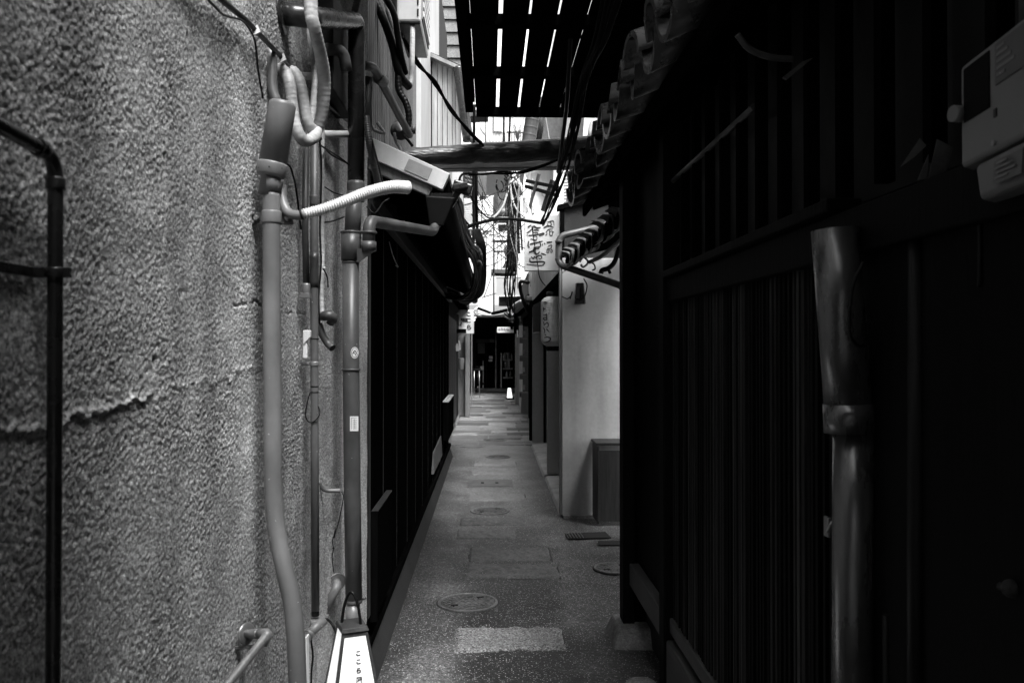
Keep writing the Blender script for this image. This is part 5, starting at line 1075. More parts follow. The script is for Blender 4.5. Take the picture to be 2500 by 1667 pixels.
new('box', MB().box(-.578, -.51, 10.2, 11.7, .45, .93), S['char'], t, bev=.004); tp = new('top', MB().box(-.580, -.507, 10.19, 11.71, .931, .945), S['white'], t)
for k in range(4): new('dot', MB().box(-.550, -.535, 10.4 + k * .33, 10.48 + k * .33, .9455, .947), S['ink'], tp)
for k, (x0, y0, x1, y1) in enumerate(((1094, 1060, 1101, 1038), (1101, 1050, 1109, 1040))):
    new('leaning_lath', MB().beam(at(x0, y0, 12.5), at(x1, y1, 13.2), .012, .03), S['wood'], label=['pale thin lath leaning at the left wall foot', 'second pale lath end at the left wall foot'][k], cat='lath')
# hanging shop sign on the left
t = thing('hanging_sign', 'small white hanging sign with four characters on the left', 'sign', at(1138, 814, 18.5))
new('board', MB().slab([at(1120, 814, 18.5), at(1157, 814, 18.5), at(1157, 756, 18.5), at(1120, 756, 18.5)], (0, .12, 0)), S['paper'], t, bev=.005)
px2 = 18.5 / F
o_ = at(1138.5, 785, 18.49)
new('lettering', put_glyphs(MB(), [('こ', 5.5 * px2, 18 * px2, 13 * px2), ('こ', 6 * px2, 2.5 * px2, 13 * px2), ('ら', 6.5 * px2, -14 * px2, 14 * px2), ('屋', -6.0 * px2, -1.5 * px2, 20 * px2)], lambda u, v: (o_.x + u, 18.492, o_.z + v)), S['ink'], t)
new('bracket', MB().slab([at(1112, 813, 18.44), at(1138, 813, 18.44), at(1138, 803, 18.44), at(1112, 803, 18.44)], (0, .05, 0)), S['char'], t)
for k, (px, py, qx, qy) in enumerate(((1121, 760, 1118, 768), (1159, 763, 1168, 771), (1164, 752, 1158, 758))):
    a, b = at(px, py, 18.3), at(qx, qy, 18.3)
    new('spot_lamp', MB().lathe(a, b - a, [(.010, -.04), (.016, 0), (.03, .04), (.038, .07), (.014, .065)], 14), S['white'], label=['round bulb lamp on the left edge of the hanging sign', 'white cone spot lamp right of the hanging sign', 'small dark-necked lamp above the hanging sign'][k], cat='lamp')
t = thing('hanging_cloth', 'pale cloths hanging below the left hanging sign', 'cloth', at(1118, 860, 18))
new('cloth', MB().hexa([at(1112, 857, 18), at(1120, 857, 18), at(1120, 857, 18.1), at(1112, 857, 18.1), at(1114, 838, 18), at(1118, 838, 18), at(1118, 838, 18.1), at(1114, 838, 18.1)]).hexa([at(1120, 855, 18.1), at(1126, 853, 18.1), at(1126, 853, 18.2), at(1120, 855, 18.2), at(1119, 830, 18.1), at(1123, 832, 18.1), at(1123, 832, 18.2), at(1119, 830, 18.2)]), S['plasterg'], t)
t = thing('wall_bucket', 'grey bin hanging on the far left screen', 'bin', at(1127, 902, 18.9))
new('bin', MB().lathe(at(1126, 902, 18.9), (0, 0, 1), [(.05, 0), (.06, .01), (.075, .25), (.078, .26)], 16), S['plasterg'], t)
# far signs
t = thing('far_sign', 'small white horizontal sign with black hiragana over the far doorway', 'sign', at(1234, 812, 27))
new('board', MB().slab([at(1214, 812, 27), at(1254, 812, 27), at(1254, 798, 27), at(1214, 798, 27)], (0, .06, 0)), S['paper'], t)
p3 = 27 / F; o3 = at(1234, 805, 26.99)
new('lettering', put_glyphs(MB(), [(c_, (-14.5 + 6.3 * k) * p3, 1.4 * p3, 7.0 * p3) for k, c_ in enumerate('とりとん')], lambda u, v: (o3.x + u, 26.985, o3.z + v)), S['ink'], t)
new('small_print', brush(MB(), [([(1233 + 3.2 * k, 809.6), (1235.2 + 3.2 * k, 809.4)], .9) for k in range(6)], lambda u, v: at(u, v, 26.98)), S['ink'], t)
new('clip', MB().slab([at(1246, 804, 26.95), at(1252, 804, 26.95), at(1252, 797, 26.95), at(1246, 797, 26.95)], (0, .03, 0)), S['char'], t)
t = thing('far_floor_lantern', 'small white tapered floor lantern at the far right doorway', 'lantern', at(1245, 976, 25.6))
new('shade', MB().hexa([at(1237.5, 971, 25.6), at(1251, 971, 25.6), at(1251, 971, 25.8), at(1237.5, 971, 25.8), at(1240, 947, 25.62), at(1247, 947, 25.62), at(1247, 947, 25.75), at(1240, 947, 25.75)]), emit('far_lamp', .8, .5), t, bev=.004)
new('base', MB().slab([at(1236, 976, 25.55), at(1255, 975, 25.55), at(1255, 971.3, 25.55), at(1236, 971.3, 25.55)], (0, .3, 0)), S['char'], t)
t = thing('menu_boards', 'stack of small hanging wooden menu boards on the far right post', 'menu', at(1274, 1000, 20))
for k in range(5):
    y0 = 790 + k * 44
    new('strip', MB().slab([at(1267.5, y0 + 34, 20), at(1276, y0 + 34, 20), at(1276, y0 + 4, 20), at(1267.5, y0 + 4, 20)], (0, .03, 0)), S['lwood'], t)
    new('shelf', MB().slab([at(1268, y0 + 37, 19.95), at(1287, y0 + 37, 19.95), at(1287, y0 + 36, 19.95), at(1268, y0 + 36, 19.95)], (0, .08, 0)), S['pvc'], t)
    new('card', MB().slab([at(1275.5, y0 + 30, 19.9), at(1282, y0 + 30, 19.9), at(1282, y0 + 18, 19.9), at(1275.5, y0 + 18, 19.9)], (0, .03, 0)), S['pvc'], t)
t = thing('crate', 'dark crate standing under the hanging menu boards', 'crate', at(1280, 1010, 19))
new('box', MB().slab([at(1272, 1010, 19), at(1290, 1012, 18.5), at(1290, 958, 18.5), at(1275, 958, 19)], (0, .3, 0)), S['dwoody'], t, bev=.01)
paste('white_card', 1262, 806, 1265, 823, 21, S['paper'], 'narrow white card above the hanging menu boards', 'card')
t = thing('far_stool', 'dark stool with shiny legs at the far left of the end wall', 'stool', at(1168, 972, 26))
new('seat', MB().slab([at(1156, 905, 26), at(1172, 905, 26), at(1172, 901, 26), at(1156, 901, 26)], (0, .4, 0)), S['cable'], t)
for k in range(4): new('leg', MB().tube([at(1157 + 14 * (k % 2), 971, 26 + .35 * (k // 2)), at(1158 + 12 * (k % 2), 905, 26.02 + .3 * (k // 2))], .014, 8), S['metal'], t)

for k, (px, py, d) in enumerate(((1153, 777, 20), (1160, 775, 20), (1158, 781, 20))):
    new('small_lamp', MB().ball(at(px, py, d), .022, 10), emit('bulb', .8, .9), label=['left tiny bare bulb over the far passage', 'right tiny bare bulb over the far passage', 'lowest tiny bare bulb over the far passage'][k], cat='bulb')
for k, (x0, y0, x1, y1, d) in enumerate(((1209, 800, 1212, 950, 29), (1222, 862, 1225, 948, 28.5), (1178, 880, 1181, 950, 29))):
    new('far_post', MB().slab([at(x0, y1, d), at(x1, y1, d), at(x1, y0, d), at(x0, y0, d)], (0, .08, 0)), S['dplain'], label=['dim tall post in the far passage below the small sign', 'dim short post left of the far framed menu', 'dim short post left of the far white notices'][k], cat='post')
t = thing('far_cart', 'dim cluttered cart with bright glints at the left of the far passage', 'cart', at(1172, 960, 28))
for k in range(9):
    c = at(1164 + random.uniform(0, 18), 895 + random.uniform(0, 55), 28 + random.uniform(0, .4)); new('item', MB().obox(c, (random.uniform(.02, .09), 0, 0), (0, .05, 0), (0, 0, random.uniform(.02, .08))), S[random.choice(['dplain', 'char', 'galv', 'dplain'])], t)
t = thing('far_shelf', 'dim shelf with bottles at the right of the far passage', 'shelf', at(1250, 940, 28.6))
for k in range(3): new('board', MB().slab([at(1228, 880 + 22 * k, 28.6), at(1252, 880 + 22 * k, 28.6), at(1252, 877 + 22 * k, 28.6), at(1228, 877 + 22 * k, 28.6)], (0, .2, 0)), S['dplain'], t)
for k in range(7): c = at(1230 + 3.2 * k, 877 + 22 * (k % 3), 28.6); new('bottle', MB().lathe(c, (0, 0, 1), [(.03, 0), (.032, .02), (.032, .13), (.014, .17), (.014, .21)], 10), S['glass' if k % 2 else 'dplain'], t)

# ================================================================== FAR UPPER SCENE
bk_ = thing('far_balcony', 'dark metal balcony with thin railings over the far alley', 'balcony', at(1230, 665, 22))
BD = 22.0
new('floor_beam', MB().slab([at(1199, 666, BD), at(1262, 668, BD), at(1262, 658, BD), at(1199, 657, BD)], (0, 1.0, 0)), S['plinth'], bk_)
new('top_rail', MB().slab([at(1203, 592, BD), at(1262, 592, BD), at(1262, 586, BD), at(1203, 586, BD)], (0, .06, 0)), S['plinth'], bk_)
new('mid_rail', MB().slab([at(1206, 616, BD), at(1262, 616, BD), at(1262, 612, BD), at(1206, 612, BD)], (0, .04, 0)), S['plinth'], bk_)
for px in (1207, 1215, 1224, 1233, 1242, 1250): new('baluster', MB().slab([at(px - .8, 658, BD), at(px + .8, 658, BD), at(px + .8, 590, BD), at(px - .8, 590, BD)], (0, .03, 0)), S['plinth'], bk_)
new('corner_mast', MB().slab([at(1203.5, 770, BD), at(1207.5, 770, BD), at(1206.5, 480, BD), at(1203.5, 480, BD)], (0, .06, 0)), S['pvcd'], bk_)
new('upper_bar', MB().slab([at(1206, 578, BD), at(1250, 578, BD), at(1250, 576, BD), at(1206, 576, BD)], (0, .04, 0)), S['cable'], bk_)
new('canopy_plate', MB().slab([at(1216, 548, BD - .5), at(1256, 548, BD - .5), at(1256, 553, BD), at(1219, 560, BD)], (0, .3, -.03)), S['pvcd'], bk_)
new('brace', MB().beam(at(1216, 555, BD), at(1250, 566, BD), .03, .03), S['pvcd'], bk_)
t = thing('stair_hood', 'grey rounded hood with dark steps behind the far balcony railing', 'hood', at(1240, 655, 23))
new('hood', MB().ball(at(1243, 612, 23), .20, 18, (.8, .8, .9)), S['pvc'], t)
new('steps', MB().hexa([at(1225, 655, 23), at(1252, 655, 23), at(1252, 655, 23.4), at(1225, 655, 23.4), at(1238, 632, 23), at(1252, 618, 23), at(1252, 618, 23.4), at(1238, 632, 23.4)]), S['black'], t)
t = thing('dark_window_unit', 'dark box window with round tank hanging above the far balcony', 'window', at(1220, 535, 20))
new('frame', MB().slab([at(1204, 534, 20), at(1217, 534, 20), at(1216, 470, 20), at(1206, 470, 20)], (0, .2, 0)), S['black'], t)
new('panel', MB().slab([at(1216.5, 532, 20), at(1246, 530, 20), at(1246, 468, 20), at(1216.5, 474, 20)], (0, .1, 0)), S['pvcd'], t)
new('tank', MB().ball(at(1228, 520, 19.8), .18, 18, (1, .6, .75)), S['pvcd'], t)
new('shelf', MB().slab([at(1204, 538, 19.6), at(1250, 536, 19.6), at(1250, 532, 19.6), at(1204, 534, 19.6)], (0, .5, 0)), S['black'], t)
t = thing('grey_lit_sign', 'grey square sign box with thin white characters in the far centre', 'sign', at(1241, 722, 18))
new('box', MB().slab([at(1211, 722, 18), at(1273, 722, 18), at(1273, 675, 18), at(1210, 676, 18)], (0, .15, 0)), S['greysign'], t)
new('border', MB().slab([at(1209, 724, 17.99), at(1275, 723, 17.99), at(1275, 721, 17.99), at(1209, 722, 17.99)], (0, .01, 0)).slab([at(1209, 677.5, 17.99), at(1275, 676.5, 17.99), at(1275, 674.5, 17.99), at(1209, 675.5, 17.99)], (0, .01, 0)).slab([at(1209, 723, 17.985), at(1211, 723, 17.985), at(1211, 675, 17.985), at(1209, 675, 17.985)], (0, .01, 0)), S['facade'], t)
new('characters', brush(MB(), [([(1231, 697), (1231, 685), (1238, 685), (1238, 697)], .8), ([(1232, 689), (1237, 689)], .7), ([(1233, 693), (1236, 693)], .7), ([(1234.5, 693), (1234.5, 698)], .7), ([(1232, 698), (1237, 698)], .7), ([(1245, 686), (1249, 685), (1249, 690), (1245, 690), (1245, 686)], .8), ([(1247, 690), (1247, 698)], .7), ([(1244, 694), (1250, 694)], .7), ([(1243, 698), (1251, 698)], .7), ([(1233, 702), (1250, 701.5)], .7), ([(1233, 712), (1241, 709), (1250, 712)], .6)], lambda u, v: at(u, v, 17.98)), S['facade'], t)
new('dark_awning', MB().slab([at(1218, 746, 18.2), at(1275, 746, 18.2), at(1275, 724, 18.2), at(1218, 724, 18.2)], (0, .3, 0)), S['plinth'], label='dark ledge under the grey sign box', cat='ledge')
new('white_wall', MB().slab([at(1168, 770, 24.5), at(1203, 768, 24.5), at(1203, 716, 24.5), at(1168, 728, 24.5)], (0, .1, 0)), S['facade'], label='plain white wall panel below the sky gap, left of the mast', cat='panel')
new('dark_wedge', MB().beam(at(1166, 752, 19), at(1198, 764, 19), .05, .06).beam(at(1200, 766, 19.2), at(1238, 757, 19), .05, .07), S['char'], label='dark bent gutter line above the far doorway', cat='gutter')
t = thing('right_gutter', 'dark gutter with white pipe sloping down at the far right roof edge', 'gutter', at(1275, 740, 14.5))
new('trough', MB().beam(at(1256, 760, 15.2), at(1292, 728, 13.2), .09, .07), S['siding'], t, bev=.01)
new('pipe', MB().tube(catmull(px_path([(1250, 752, 15), (1262, 742, 14.6), (1275, 735, 14)]), 6), .035, 14), S['hose'], t)
new('black_hose', MB().tube(catmull(px_path([(1290, 690, 13), (1272, 688, 13.2), (1270, 705, 13.3), (1278, 735, 13.4), (1288, 760, 13.5)]), 8), .03, 12), S['cable'], t)
# louvred shutter, left
lv = thing('wavy_shutter', 'white wavy louvred shutter high on the left of the sky gap', 'shutter', at(1155, 556, 16))
for k in range(15):
    y0 = 478 + k * 5.2; xr = 1170 - (0 if k > 4 else (4 - k) * 2); xl = 1129
    P_ = [at(xl + (xr - xl) * q / 12, y0 + 1.6 * math.sin(q / 12 * 6.3) * (1 if q < 7 else -.6), 16) for q in range(13)]
    mb = MB(); vs_ = []
    for p_ in P_: vs_ += [p_, p_ + V(0, .05, -.022), p_ + V(0, .052, -.024), p_ + V(0, .002, -.003)]
    mb.add(vs_, [(4 * i + j, 4 * i + (j + 1) % 4, 4 * i + 4 + (j + 1) % 4, 4 * i + 4 + j) for i in range(12) for j in range(4)]); new('louvre', mb, S['facade'], lv)
new('frame', MB().slab([at(1124, 570, 16.1), at(1129, 570, 16.1), at(1129, 440, 16.1), at(1124, 440, 16.1)], (0, .1, 0)), S['white'], lv)
new('sill', MB().beam(at(1126, 560, 15.95), at(1182, 556, 15.95), .06, .03), S['facade'], lv)
new('backing', MB().slab([at(1129, 556, 16.12), at(1172, 556, 16.12), at(1172, 478, 16.12), at(1129, 478, 16.12)], (0, .03, 0)), S['facade'], lv)
t = thing('shaded_balcony', 'dark louvred balcony box hanging at the top of the sky gap', 'balcony', at(1168, 478, 13))
new('box', MB().slab([at(1130, 470, 13), at(1164, 470, 13), at(1166, 415, 13), at(1130, 415, 13)], (0, .5, 0)), S['black'], t)
new('panel', MB().slab([at(1171, 479, 14), at(1186, 479, 14), at(1188, 415, 14), at(1164, 415, 14)], (0, .3, 0)), S['siding'], t)
for k in range(4): new('bar', MB().beam(at(1136, 430 + k * 9, 12.9), at(1162, 437 + k * 9, 12.9), .02, .02), S['pvc'], t)
t = thing('left_window', 'dark window with pale sill below the wavy shutter', 'window', at(1155, 610, 15))
new('frame', MB().slab([at(1130, 600, 15.2), at(1171, 610, 15.2), at(1171, 560, 15.2), at(1130, 560, 15.2)], (0, .3, 0)), S['dwood'], t)
new('sill', MB().slab([at(1129, 602, 15), at(1160, 618, 15), at(1160, 611, 15), at(1129, 593, 15)], (0, .2, 0)), S['pvc'], t)
for px in (1136, 1147): new('mullion', MB().slab([at(px, 596, 15.1), at(px + 3, 596, 15.1), at(px + 3, 562, 15.1), at(px, 562, 15.1)], (0, .05, 0)), S['pvc'], t)
t = thing('crate_rack', 'white framed rack standing at the left window sill', 'rack', at(1160, 598, 14.6))
for k in range(3): new('bar', MB().beam(at(1145, 577 + k * 9, 14.6), at(1180, 584 + k * 9, 14.6), .02, .028), S['facade'], t)
for k in range(4): new('post', MB().beam(at(1147 + k * 10, 576, 14.62), at(1147 + k * 10, 602, 14.62), .02, .03), S['dwood'], t)
# white facade strip behind the bundle on the left, far pale apartment above the log
new('left_white_wall', MB().slab([at(1104, 700, 13), at(1131, 700, 13), at(1131, 420, 13), at(1104, 420, 13)], (0, .4, 0)), S['sidingl'], label='pale narrow wall strip behind the left cable bundle', cat='wall')
ap = thing('pale_apartment', 'overexposed pale apartment block with balcony seen above the log', 'building', at(1250, 420, 26))
AD = 26.0
new('wall', MB().slab([at(1120, 420, AD), at(1330, 420, AD), at(1330, 60, AD), at(1120, 60, AD)], (0, 4, 0)), S['facade'], ap)
new('window_frame', MB().slab([at(1203, 322, AD - .06), at(1206, 322, AD - .06), at(1206, 262, AD - .06), at(1203, 262, AD - .06)], (0, .05, 0)).slab([at(1203, 323, AD - .06), at(1225, 325, AD - .06), at(1225, 321, AD - .06), at(1203, 319, AD - .06)], (0, .05, 0)).slab([at(1212, 280, AD - .07), at(1285, 280, AD - .07), at(1285, 278, AD - .07), at(1212, 278, AD - .07)], (0, .05, 0)), S['pvcd'], ap)
for k in range(12): new('baluster', MB().slab([at(1195 + k * 7.5, 346, AD - .3), at(1197 + k * 7.5, 346, AD - .3), at(1197 + k * 7.5, 322 + (k > 4) * 2, AD - .3), at(1195 + k * 7.5, 322 + (k > 4) * 2, AD - .3)], (0, .04, 0)), S['pvcd' if k > 5 else 'pvc'], ap)
new('balcony_rail', MB().slab([at(1236, 325, AD - .32), at(1292, 326, AD - .32), at(1292, 322, AD - .32), at(1236, 321, AD - .32)], (0, .05, 0)), S['pvcd'], ap)
new('balcony_floor', MB().slab([at(1190, 350, AD - .5), at(1300, 350, AD - .5), at(1300, 346, AD - .5), at(1190, 346, AD - .5)], (0, .5, 0)), S['pvc'], ap)
new('drain_pipe', MB().tube(fillet(px_path([(1172, 300, AD - 2), (1178, 320, AD - 2), (1190, 330, AD - 2), (1190, 356, AD - 2)]), .15, 6), .06, 12), S['white'], ap)
new('eave', MB().slab([at(1143, 284, 20), at(1192, 282, 20), at(1192, 268, 20), at(1143, 270, 20)], (0, .6, 0)), S['plinth'], label='dark eave end left of the pale apartment, above the log', cat='eave')
t = thing('bare_bush', 'thin leafless bush on the pale apartment balcony', 'plant', at(1265, 345, AD - .6))
mb = MB()
for k in range(26):
    a = at(1264, 345, AD - .6); b = at(1264 + random.uniform(-18, 20), random.uniform(285, 325), AD - .6 + random.uniform(-.2, .2)); mb.tube(catmull([a, a.lerp(b, .5) + V(random.uniform(-.05, .05), 0, .05), b], 3), [.012] * 3 + [.006] * 4, 5)
new('twigs', mb, S['pvcd'], t)

# ================================================================== CABLES
t_group = 'cables in the hanging bundle'
for k in range(18):
    f = k / 17; j = lambda s: random.uniform(-s, s)
    d0 = 5.2 + .6 * f
    pts = [(1098 + 14 * f + j(4), 470 + j(8), 4.3), (1128 + 20 * f + j(4), 585 + j(14), d0), (1150 + 26 * f + j(4), 630 + 18 * j(1), d0 + .5), (1157 + 25 * f + j(3), 680 + j(10), d0 + .9), (1140 + 26 * f + j(4), 718 + 10 * f + j(4), d0 + 1.1), (1112 + 14 * f + j(4), 728 + j(6), d0 + 1.3), (1092 + j(6), 720 + j(8), d0 + 1.5)]
    cable('bundle_cable', 'black cable in the thick bundle looping under the left eave', pts, random.choice([.006, .008, .011]), group=t_group, n=6, seg=7)
for k in range(7):
    pts = [(1158 + 2 * k, 560, 6.5), (1164 + 3.2 * k, 590 + k, 6.4), (1176 + 1.6 * k, 640, 6.4), (1176 + 1.4 * k, 690, 6.6), (1156 + 3 * k, 722, 6.9), (1122 + 3 * k, 737 + k, 7.4)]
    cable('loop_cable', 'outer black cable curving round the insulator of the left bundle', pts, .0075, group='outer loops of the left bundle', n=7, seg=7)
t = thing('insulator', 'stacked ceramic insulator on a peg in the left cable bundle', 'insulator', at(1155, 635, 6.2))
a, b = at(1146, 612, 6.25), at(1166, 646, 6.05)
new('discs', MB().lathe(a, b - a, [(.015, 0), (.052, .005), (.052, .016), (.03, .02), (.046, .024), (.046, .036), (.026, .04), (.038, .044), (.038, .055), (.02, .06)], 20), S['pvc'], t)
new('peg', MB().tube([a, b], .012, 12).lathe(b, b - a, [(.02, -.03), (.034, -.02), (.036, .015), (.03, .03), (.01, .034)], 16), S['black'], t)
new('dark_head', MB().lathe(at(1160, 606, 6.2), at(1170, 645, 6.1) - at(1160, 606, 6.2), [(.03, 0), (.04, .04), (.045, .09), (.03, .12)], 16), S['black'], t)
H2 = [
 ('twisted overhead cable from the wall air conditioner down to the eave, first strand', [(985, 90, 5), (1020, 150, 5.2), (1060, 205, 5.4), (1100, 262, 5.6), (1140, 318, 5.8), (1175, 352, 6.0)], .009),
 ('twisted overhead cable from the wall air conditioner down to the eave, second strand', [(978, 80, 5.05), (1016, 155, 5.2), (1064, 200, 5.4), (1098, 268, 5.6), (1143, 316, 5.8), (1182, 358, 6.0)], .009),
 ('upright black cable left of the sky gap, left one', [(1158, 256, 7), (1157, 360, 7), (1156, 480, 7), (1157, 560, 6.9), (1153, 612, 6.4)], .0125),
 ('upright black cable left of the sky gap, right one', [(1163, 420, 6.7), (1163, 500, 6.7), (1165, 560, 6.7), (1166, 610, 6.3)], .012),
 ('thin upright wire beside the wavy shutter', [(1178, 470, 7.2), (1176, 530, 7.2), (1171, 572, 7.2)], .004),
 ('upright wire in front of the pale apartment, left one', [(1230, 262, 9), (1230, 355, 9)], .011),
 ('upright wire in front of the pale apartment, right one', [(1246, 262, 9), (1243, 355, 9)], .011),
 ('thin wire at the left edge of the pale apartment', [(1187, 265, 9), (1184, 355, 9)], .005),
 ('horizontal black cable arching below the log', [(1116, 470, 6.0), (1124, 432, 6.1), (1140, 424, 6.2), (1180, 426, 6.3), (1225, 420, 6.3), (1275, 422, 6.2), (1330, 404, 6.0), (1385, 380, 5.8)], .0085),
 ('second black cable crossing just under the squared beam', [(1145, 428, 6.2), (1195, 424, 6.25), (1250, 424, 6.2), (1310, 408, 6.1), (1360, 390, 5.9), (1400, 372, 5.7)], .007),
 ('thick black cable crossing the sky gap to the white sign', [(1112, 585, 6.0), (1140, 556, 6.2), (1180, 542, 6.5), (1225, 534, 7.0), (1270, 537, 7.5), (1322, 545, 8.0)], .014),
 ('thin pale strand riding above the thick crossing cable', [(1172, 546, 6.6), (1190, 538, 6.7), (1215, 532, 6.9), (1240, 531, 7.1)], .005),
 ('black wire sagging left of the shutter', [(1112, 500, 6.2), (1125, 520, 6.3), (1140, 545, 6.4), (1153, 552, 6.5)], .007),
 ('black wire dipping across the bright sky, left half', [(1140, 455, 6.4), (1155, 490, 6.6), (1170, 512, 6.9), (1190, 531, 7.2), (1203, 532, 7.6)], .007),
 ('grey hose loop at the left eave end', [(1112, 470, 5.8), (1128, 500, 5.9), (1128, 540, 6.0), (1113, 556, 6.0)], .012),
]
for k, (lab, pts, r) in enumerate(H2): cable('overhead_cable', lab, pts, r, 'cableg' if 'pale' in lab.split(' ')[1] or 'grey hose' in lab else 'cabled')
cable('pale_cable', 'pale cable dipping across the bright sky to the cable cluster', [(1203, 532, 7.6), (1216, 520, 8.5), (1230, 498, 9.5), (1238, 470, 10.5), (1246, 436, 11.5)], .011, 'cableg')
# thick bundle along the right eave
for k in range(6):
    f = k / 5
    pts = [(1530 - 8 * k, -60 - 12 * k, 3.0), (1478 - 6 * f * 4, 90, 3.5), (1440 - 5 * f * 4, 190, 4.1), (1412 - 4 * f * 5, 300, 4.9), (1385 - 18 * f, 410, 6.0), (1352 - 16 * f, 500, 7.2), (1330 - 10 * f, 548, 8.0)]
    cable('trunk_cable', 'black cable in the thick trunk bundle sweeping past the canopy', [(a_ + random.uniform(-5, 5), b_ + random.uniform(-6, 6), c_ + random.uniform(-.05, .05)) for a_, b_, c_ in pts], (.010, .006, .008, .005, .009, .006)[k], 'cabled', group='trunk cables at the right eave', n=7, seg=9)
cable('overhead_cable', 'black cable dropping straight between canopy and trunk bundle', [(1395, 0, 4.6), (1392, 100, 4.8), (1384, 250, 5.2), (1372, 350, 5.6), (1362, 420, 6.0)], .014)
cable('overhead_cable', 'slim black cable slanting beside the trunk bundle', [(1382, 30, 5), (1410, 80, 5), (1440, 110, 5), (1470, 125, 5)], .012)
# cable cluster in the far centre
CL = 12.0
for k in range(16):
    x0 = 1236 + k * 1.8; j = lambda s: random.uniform(-s, s)
    top = (x0 + j(3), 424 + j(8), CL + j(.3))
    pts = [top, (x0 + 4 + j(3), 490 + j(6), CL + .1), (x0 + 5 + j(3), 560, CL + .2 + j(.2)), (x0 + 2 + j(4), 640, CL + .4), (x0 - 3 + j(3), 700, CL + .8), (1244 + (k % 5) * 2.2 + j(2), 762 + j(10), CL + 1.5)] if k % 2 == 0 else [top, (x0 + 6 + j(2), 500, CL), (x0 + 9 + j(2), 580 + j(10), CL), (x0 + 9 + j(3), 640 + j(30), CL)]
    cable('cluster_cable', 'black cable hanging in the upright cluster before the white sign', pts, random.choice([.008, .010, .015]), group='cables of the upright cluster', n=6, seg=7)
for k, pts in enumerate([[(1246, 440, 11.6), (1250, 480, 11.4), (1262, 512, 11), (1290, 540, 10)], [(1262, 440, 11.4), (1276, 470, 11), (1288, 500, 10), (1298, 538, 9)], [(1266, 436, 11.4), (1283, 478, 10.8), (1290, 520, 10), (1300, 540, 9)], [(1248, 442, 11.4), (1240, 470, 11.4), (1232, 495, 11.2)], [(1258, 430, 11.5), (1272, 455, 11), (1280, 490, 10.5), (1290, 537, 9.5)]]):
    cable('pale_cable', ['pale cable swinging from the cluster to the sign, lowest', 'pale cable from the cluster to the sign top, second', 'pale cable from the cluster to the sign top, third', 'pale cable curling down left of the cluster', 'pale cable from the cluster to the sign top, innermost'][k], pts, .009, 'hose')
for k, (px, py, r) in enumerate(((1220, 455, 9), (1226, 448, 14), (1242, 452, 8), (1228, 470, 12))):
    pts = [(px + r * math.cos(a), py + 1.5 * r * math.sin(a), 11.6 + .1 * math.sin(a)) for a in np.linspace(-1.2, 3.6, 9)]
    cable('coil_loop', 'loose black cable loop at the cluster head', pts, .008, group='loops at the cluster head')
t = thing('cable_knot', 'knot of clamps and joints at the top of the cable cluster', 'clamp', at(1248, 450, 11.7))
for k in range(14):
    c = at(1234 + random.uniform(0, 30), 425 + random.uniform(0, 32), 11.7 + random.uniform(-.2, .2)); a = Vector((random.uniform(-1, 1), random.uniform(-.3, .3), random.uniform(-1, 1))).normalized()
    new('joint', MB().tube([c - a * .06, c + a * .06], random.uniform(.014, .03), 8), S[random.choice(['black', 'pvc', 'hose', 'cable'])], t)
t = thing('cable_knot', 'knot of cables and joints where the cluster meets the far roof', 'clamp', at(1245, 770, 14))
for k in range(12):
    c = at(1236 + random.uniform(0, 18), 760 + random.uniform(0, 24), 13.6 + random.uniform(-.2, .2)); a = Vector((random.uniform(-1, 1), random.uniform(-.3, .3), random.uniform(-1, 1))).normalized()
    new('joint', MB().tube([c - a * .06, c + a * .06], random.uniform(.008, .02), 7), S[random.choice(['black', 'pvc', 'cable', 'cable'])], t)
cable('overhead_cable', 'thin cable strung over the far doorway', [(1160, 764, 17), (1185, 769, 17), (1210, 770, 17), (1235, 767, 16.5)], .012, 'cableg')
cable('overhead_cable', 'thin diagonal wire down the bright sky', [(1232, 560, 15), (1215, 625, 15), (1200, 675, 15), (1182, 725, 15)], .006)
cable('overhead_cable', 'thin wire over the white panel', [(1176, 727, 16), (1195, 721, 16), (1211, 716, 16)], .009)
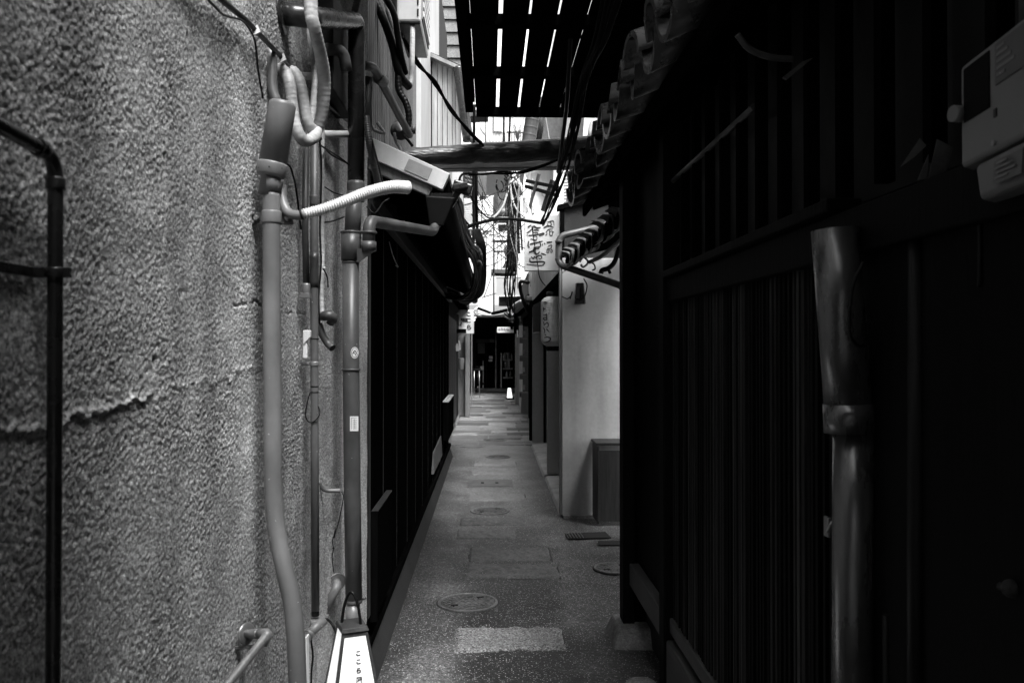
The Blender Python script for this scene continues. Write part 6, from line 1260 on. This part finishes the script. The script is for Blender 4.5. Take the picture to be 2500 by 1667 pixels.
cable('sign_wire', 'thin black wire falling across the white sign to the ribbed wall', [(1298, 552, 8.0), (1304, 590, 8.05), (1312, 640, 8.05), (1316, 672, 8.05), (1322, 686, 8.1), (1332, 698, 8.1)], .005)
for k in range(22):
    x0, x1 = random.uniform(1105, 1180), random.uniform(1225, 1340); y0, y1 = random.uniform(395, 640), random.uniform(400, 690); d0, d1 = random.uniform(7, 13), random.uniform(8, 14); sag = random.uniform(4, 40)
    pts = [(x0 + (x1 - x0) * q, y0 + (y1 - y0) * q + sag * 4 * q * (1 - q), d0 + (d1 - d0) * q) for q in (0, .2, .4, .6, .8, 1)]
    cable('strung_wire', 'thin dark wire strung across the bright gap between the houses', pts, random.choice([.003, .004, .006]), group='thin wires across the bright gap', n=4, seg=6)
for k in range(14):
    x0 = random.uniform(1232, 1300); y0 = random.uniform(400, 470)
    pts = [(x0, y0, 10.5), (x0 + random.uniform(-14, 14), y0 + 60, 10.4), (x0 + random.uniform(-10, 16), y0 + 130, 10.3), (x0 + random.uniform(-8, 18), y0 + random.uniform(180, 290), 10.2)]
    cable('hanging_wire', 'thin wire dangling beside the upright cable cluster', pts, random.choice([.004, .005, .007]), random.choice(['cable', 'cable', 'cableg']), group='wires dangling at the cluster', n=5, seg=6)
t = thing('dry_vine', 'tangle of dried vine hanging in the sky gap left of the mast', 'plant', at(1190, 590, 14))
mb = MB()
for k in range(70):
    c = at(1184 + random.gauss(6, 9), 562 + abs(random.gauss(0, 10)), 14 + random.uniform(-.2, .2)); u = Vector((random.gauss(0, 1), random.gauss(0, 1), random.gauss(0, 1))).normalized() * .025; v = u.orthogonal().normalized() * .014
    mb.add([c - u, c + v, c + u, c - v], [(0, 1, 2, 3)])
new('leaves', mb, S['pvcd'], t)
new('stem', MB().tube(catmull(px_path([(1176, 555, 14), (1184, 575, 14), (1188, 590, 14), (1186, 612, 14)]), 5), .006, 6).tube(catmull(px_path([(1195, 565, 14), (1204, 590, 14), (1203, 600, 14), (1192, 608, 14), (1186, 610, 14)]), 5), .005, 6), S['cable'], t)
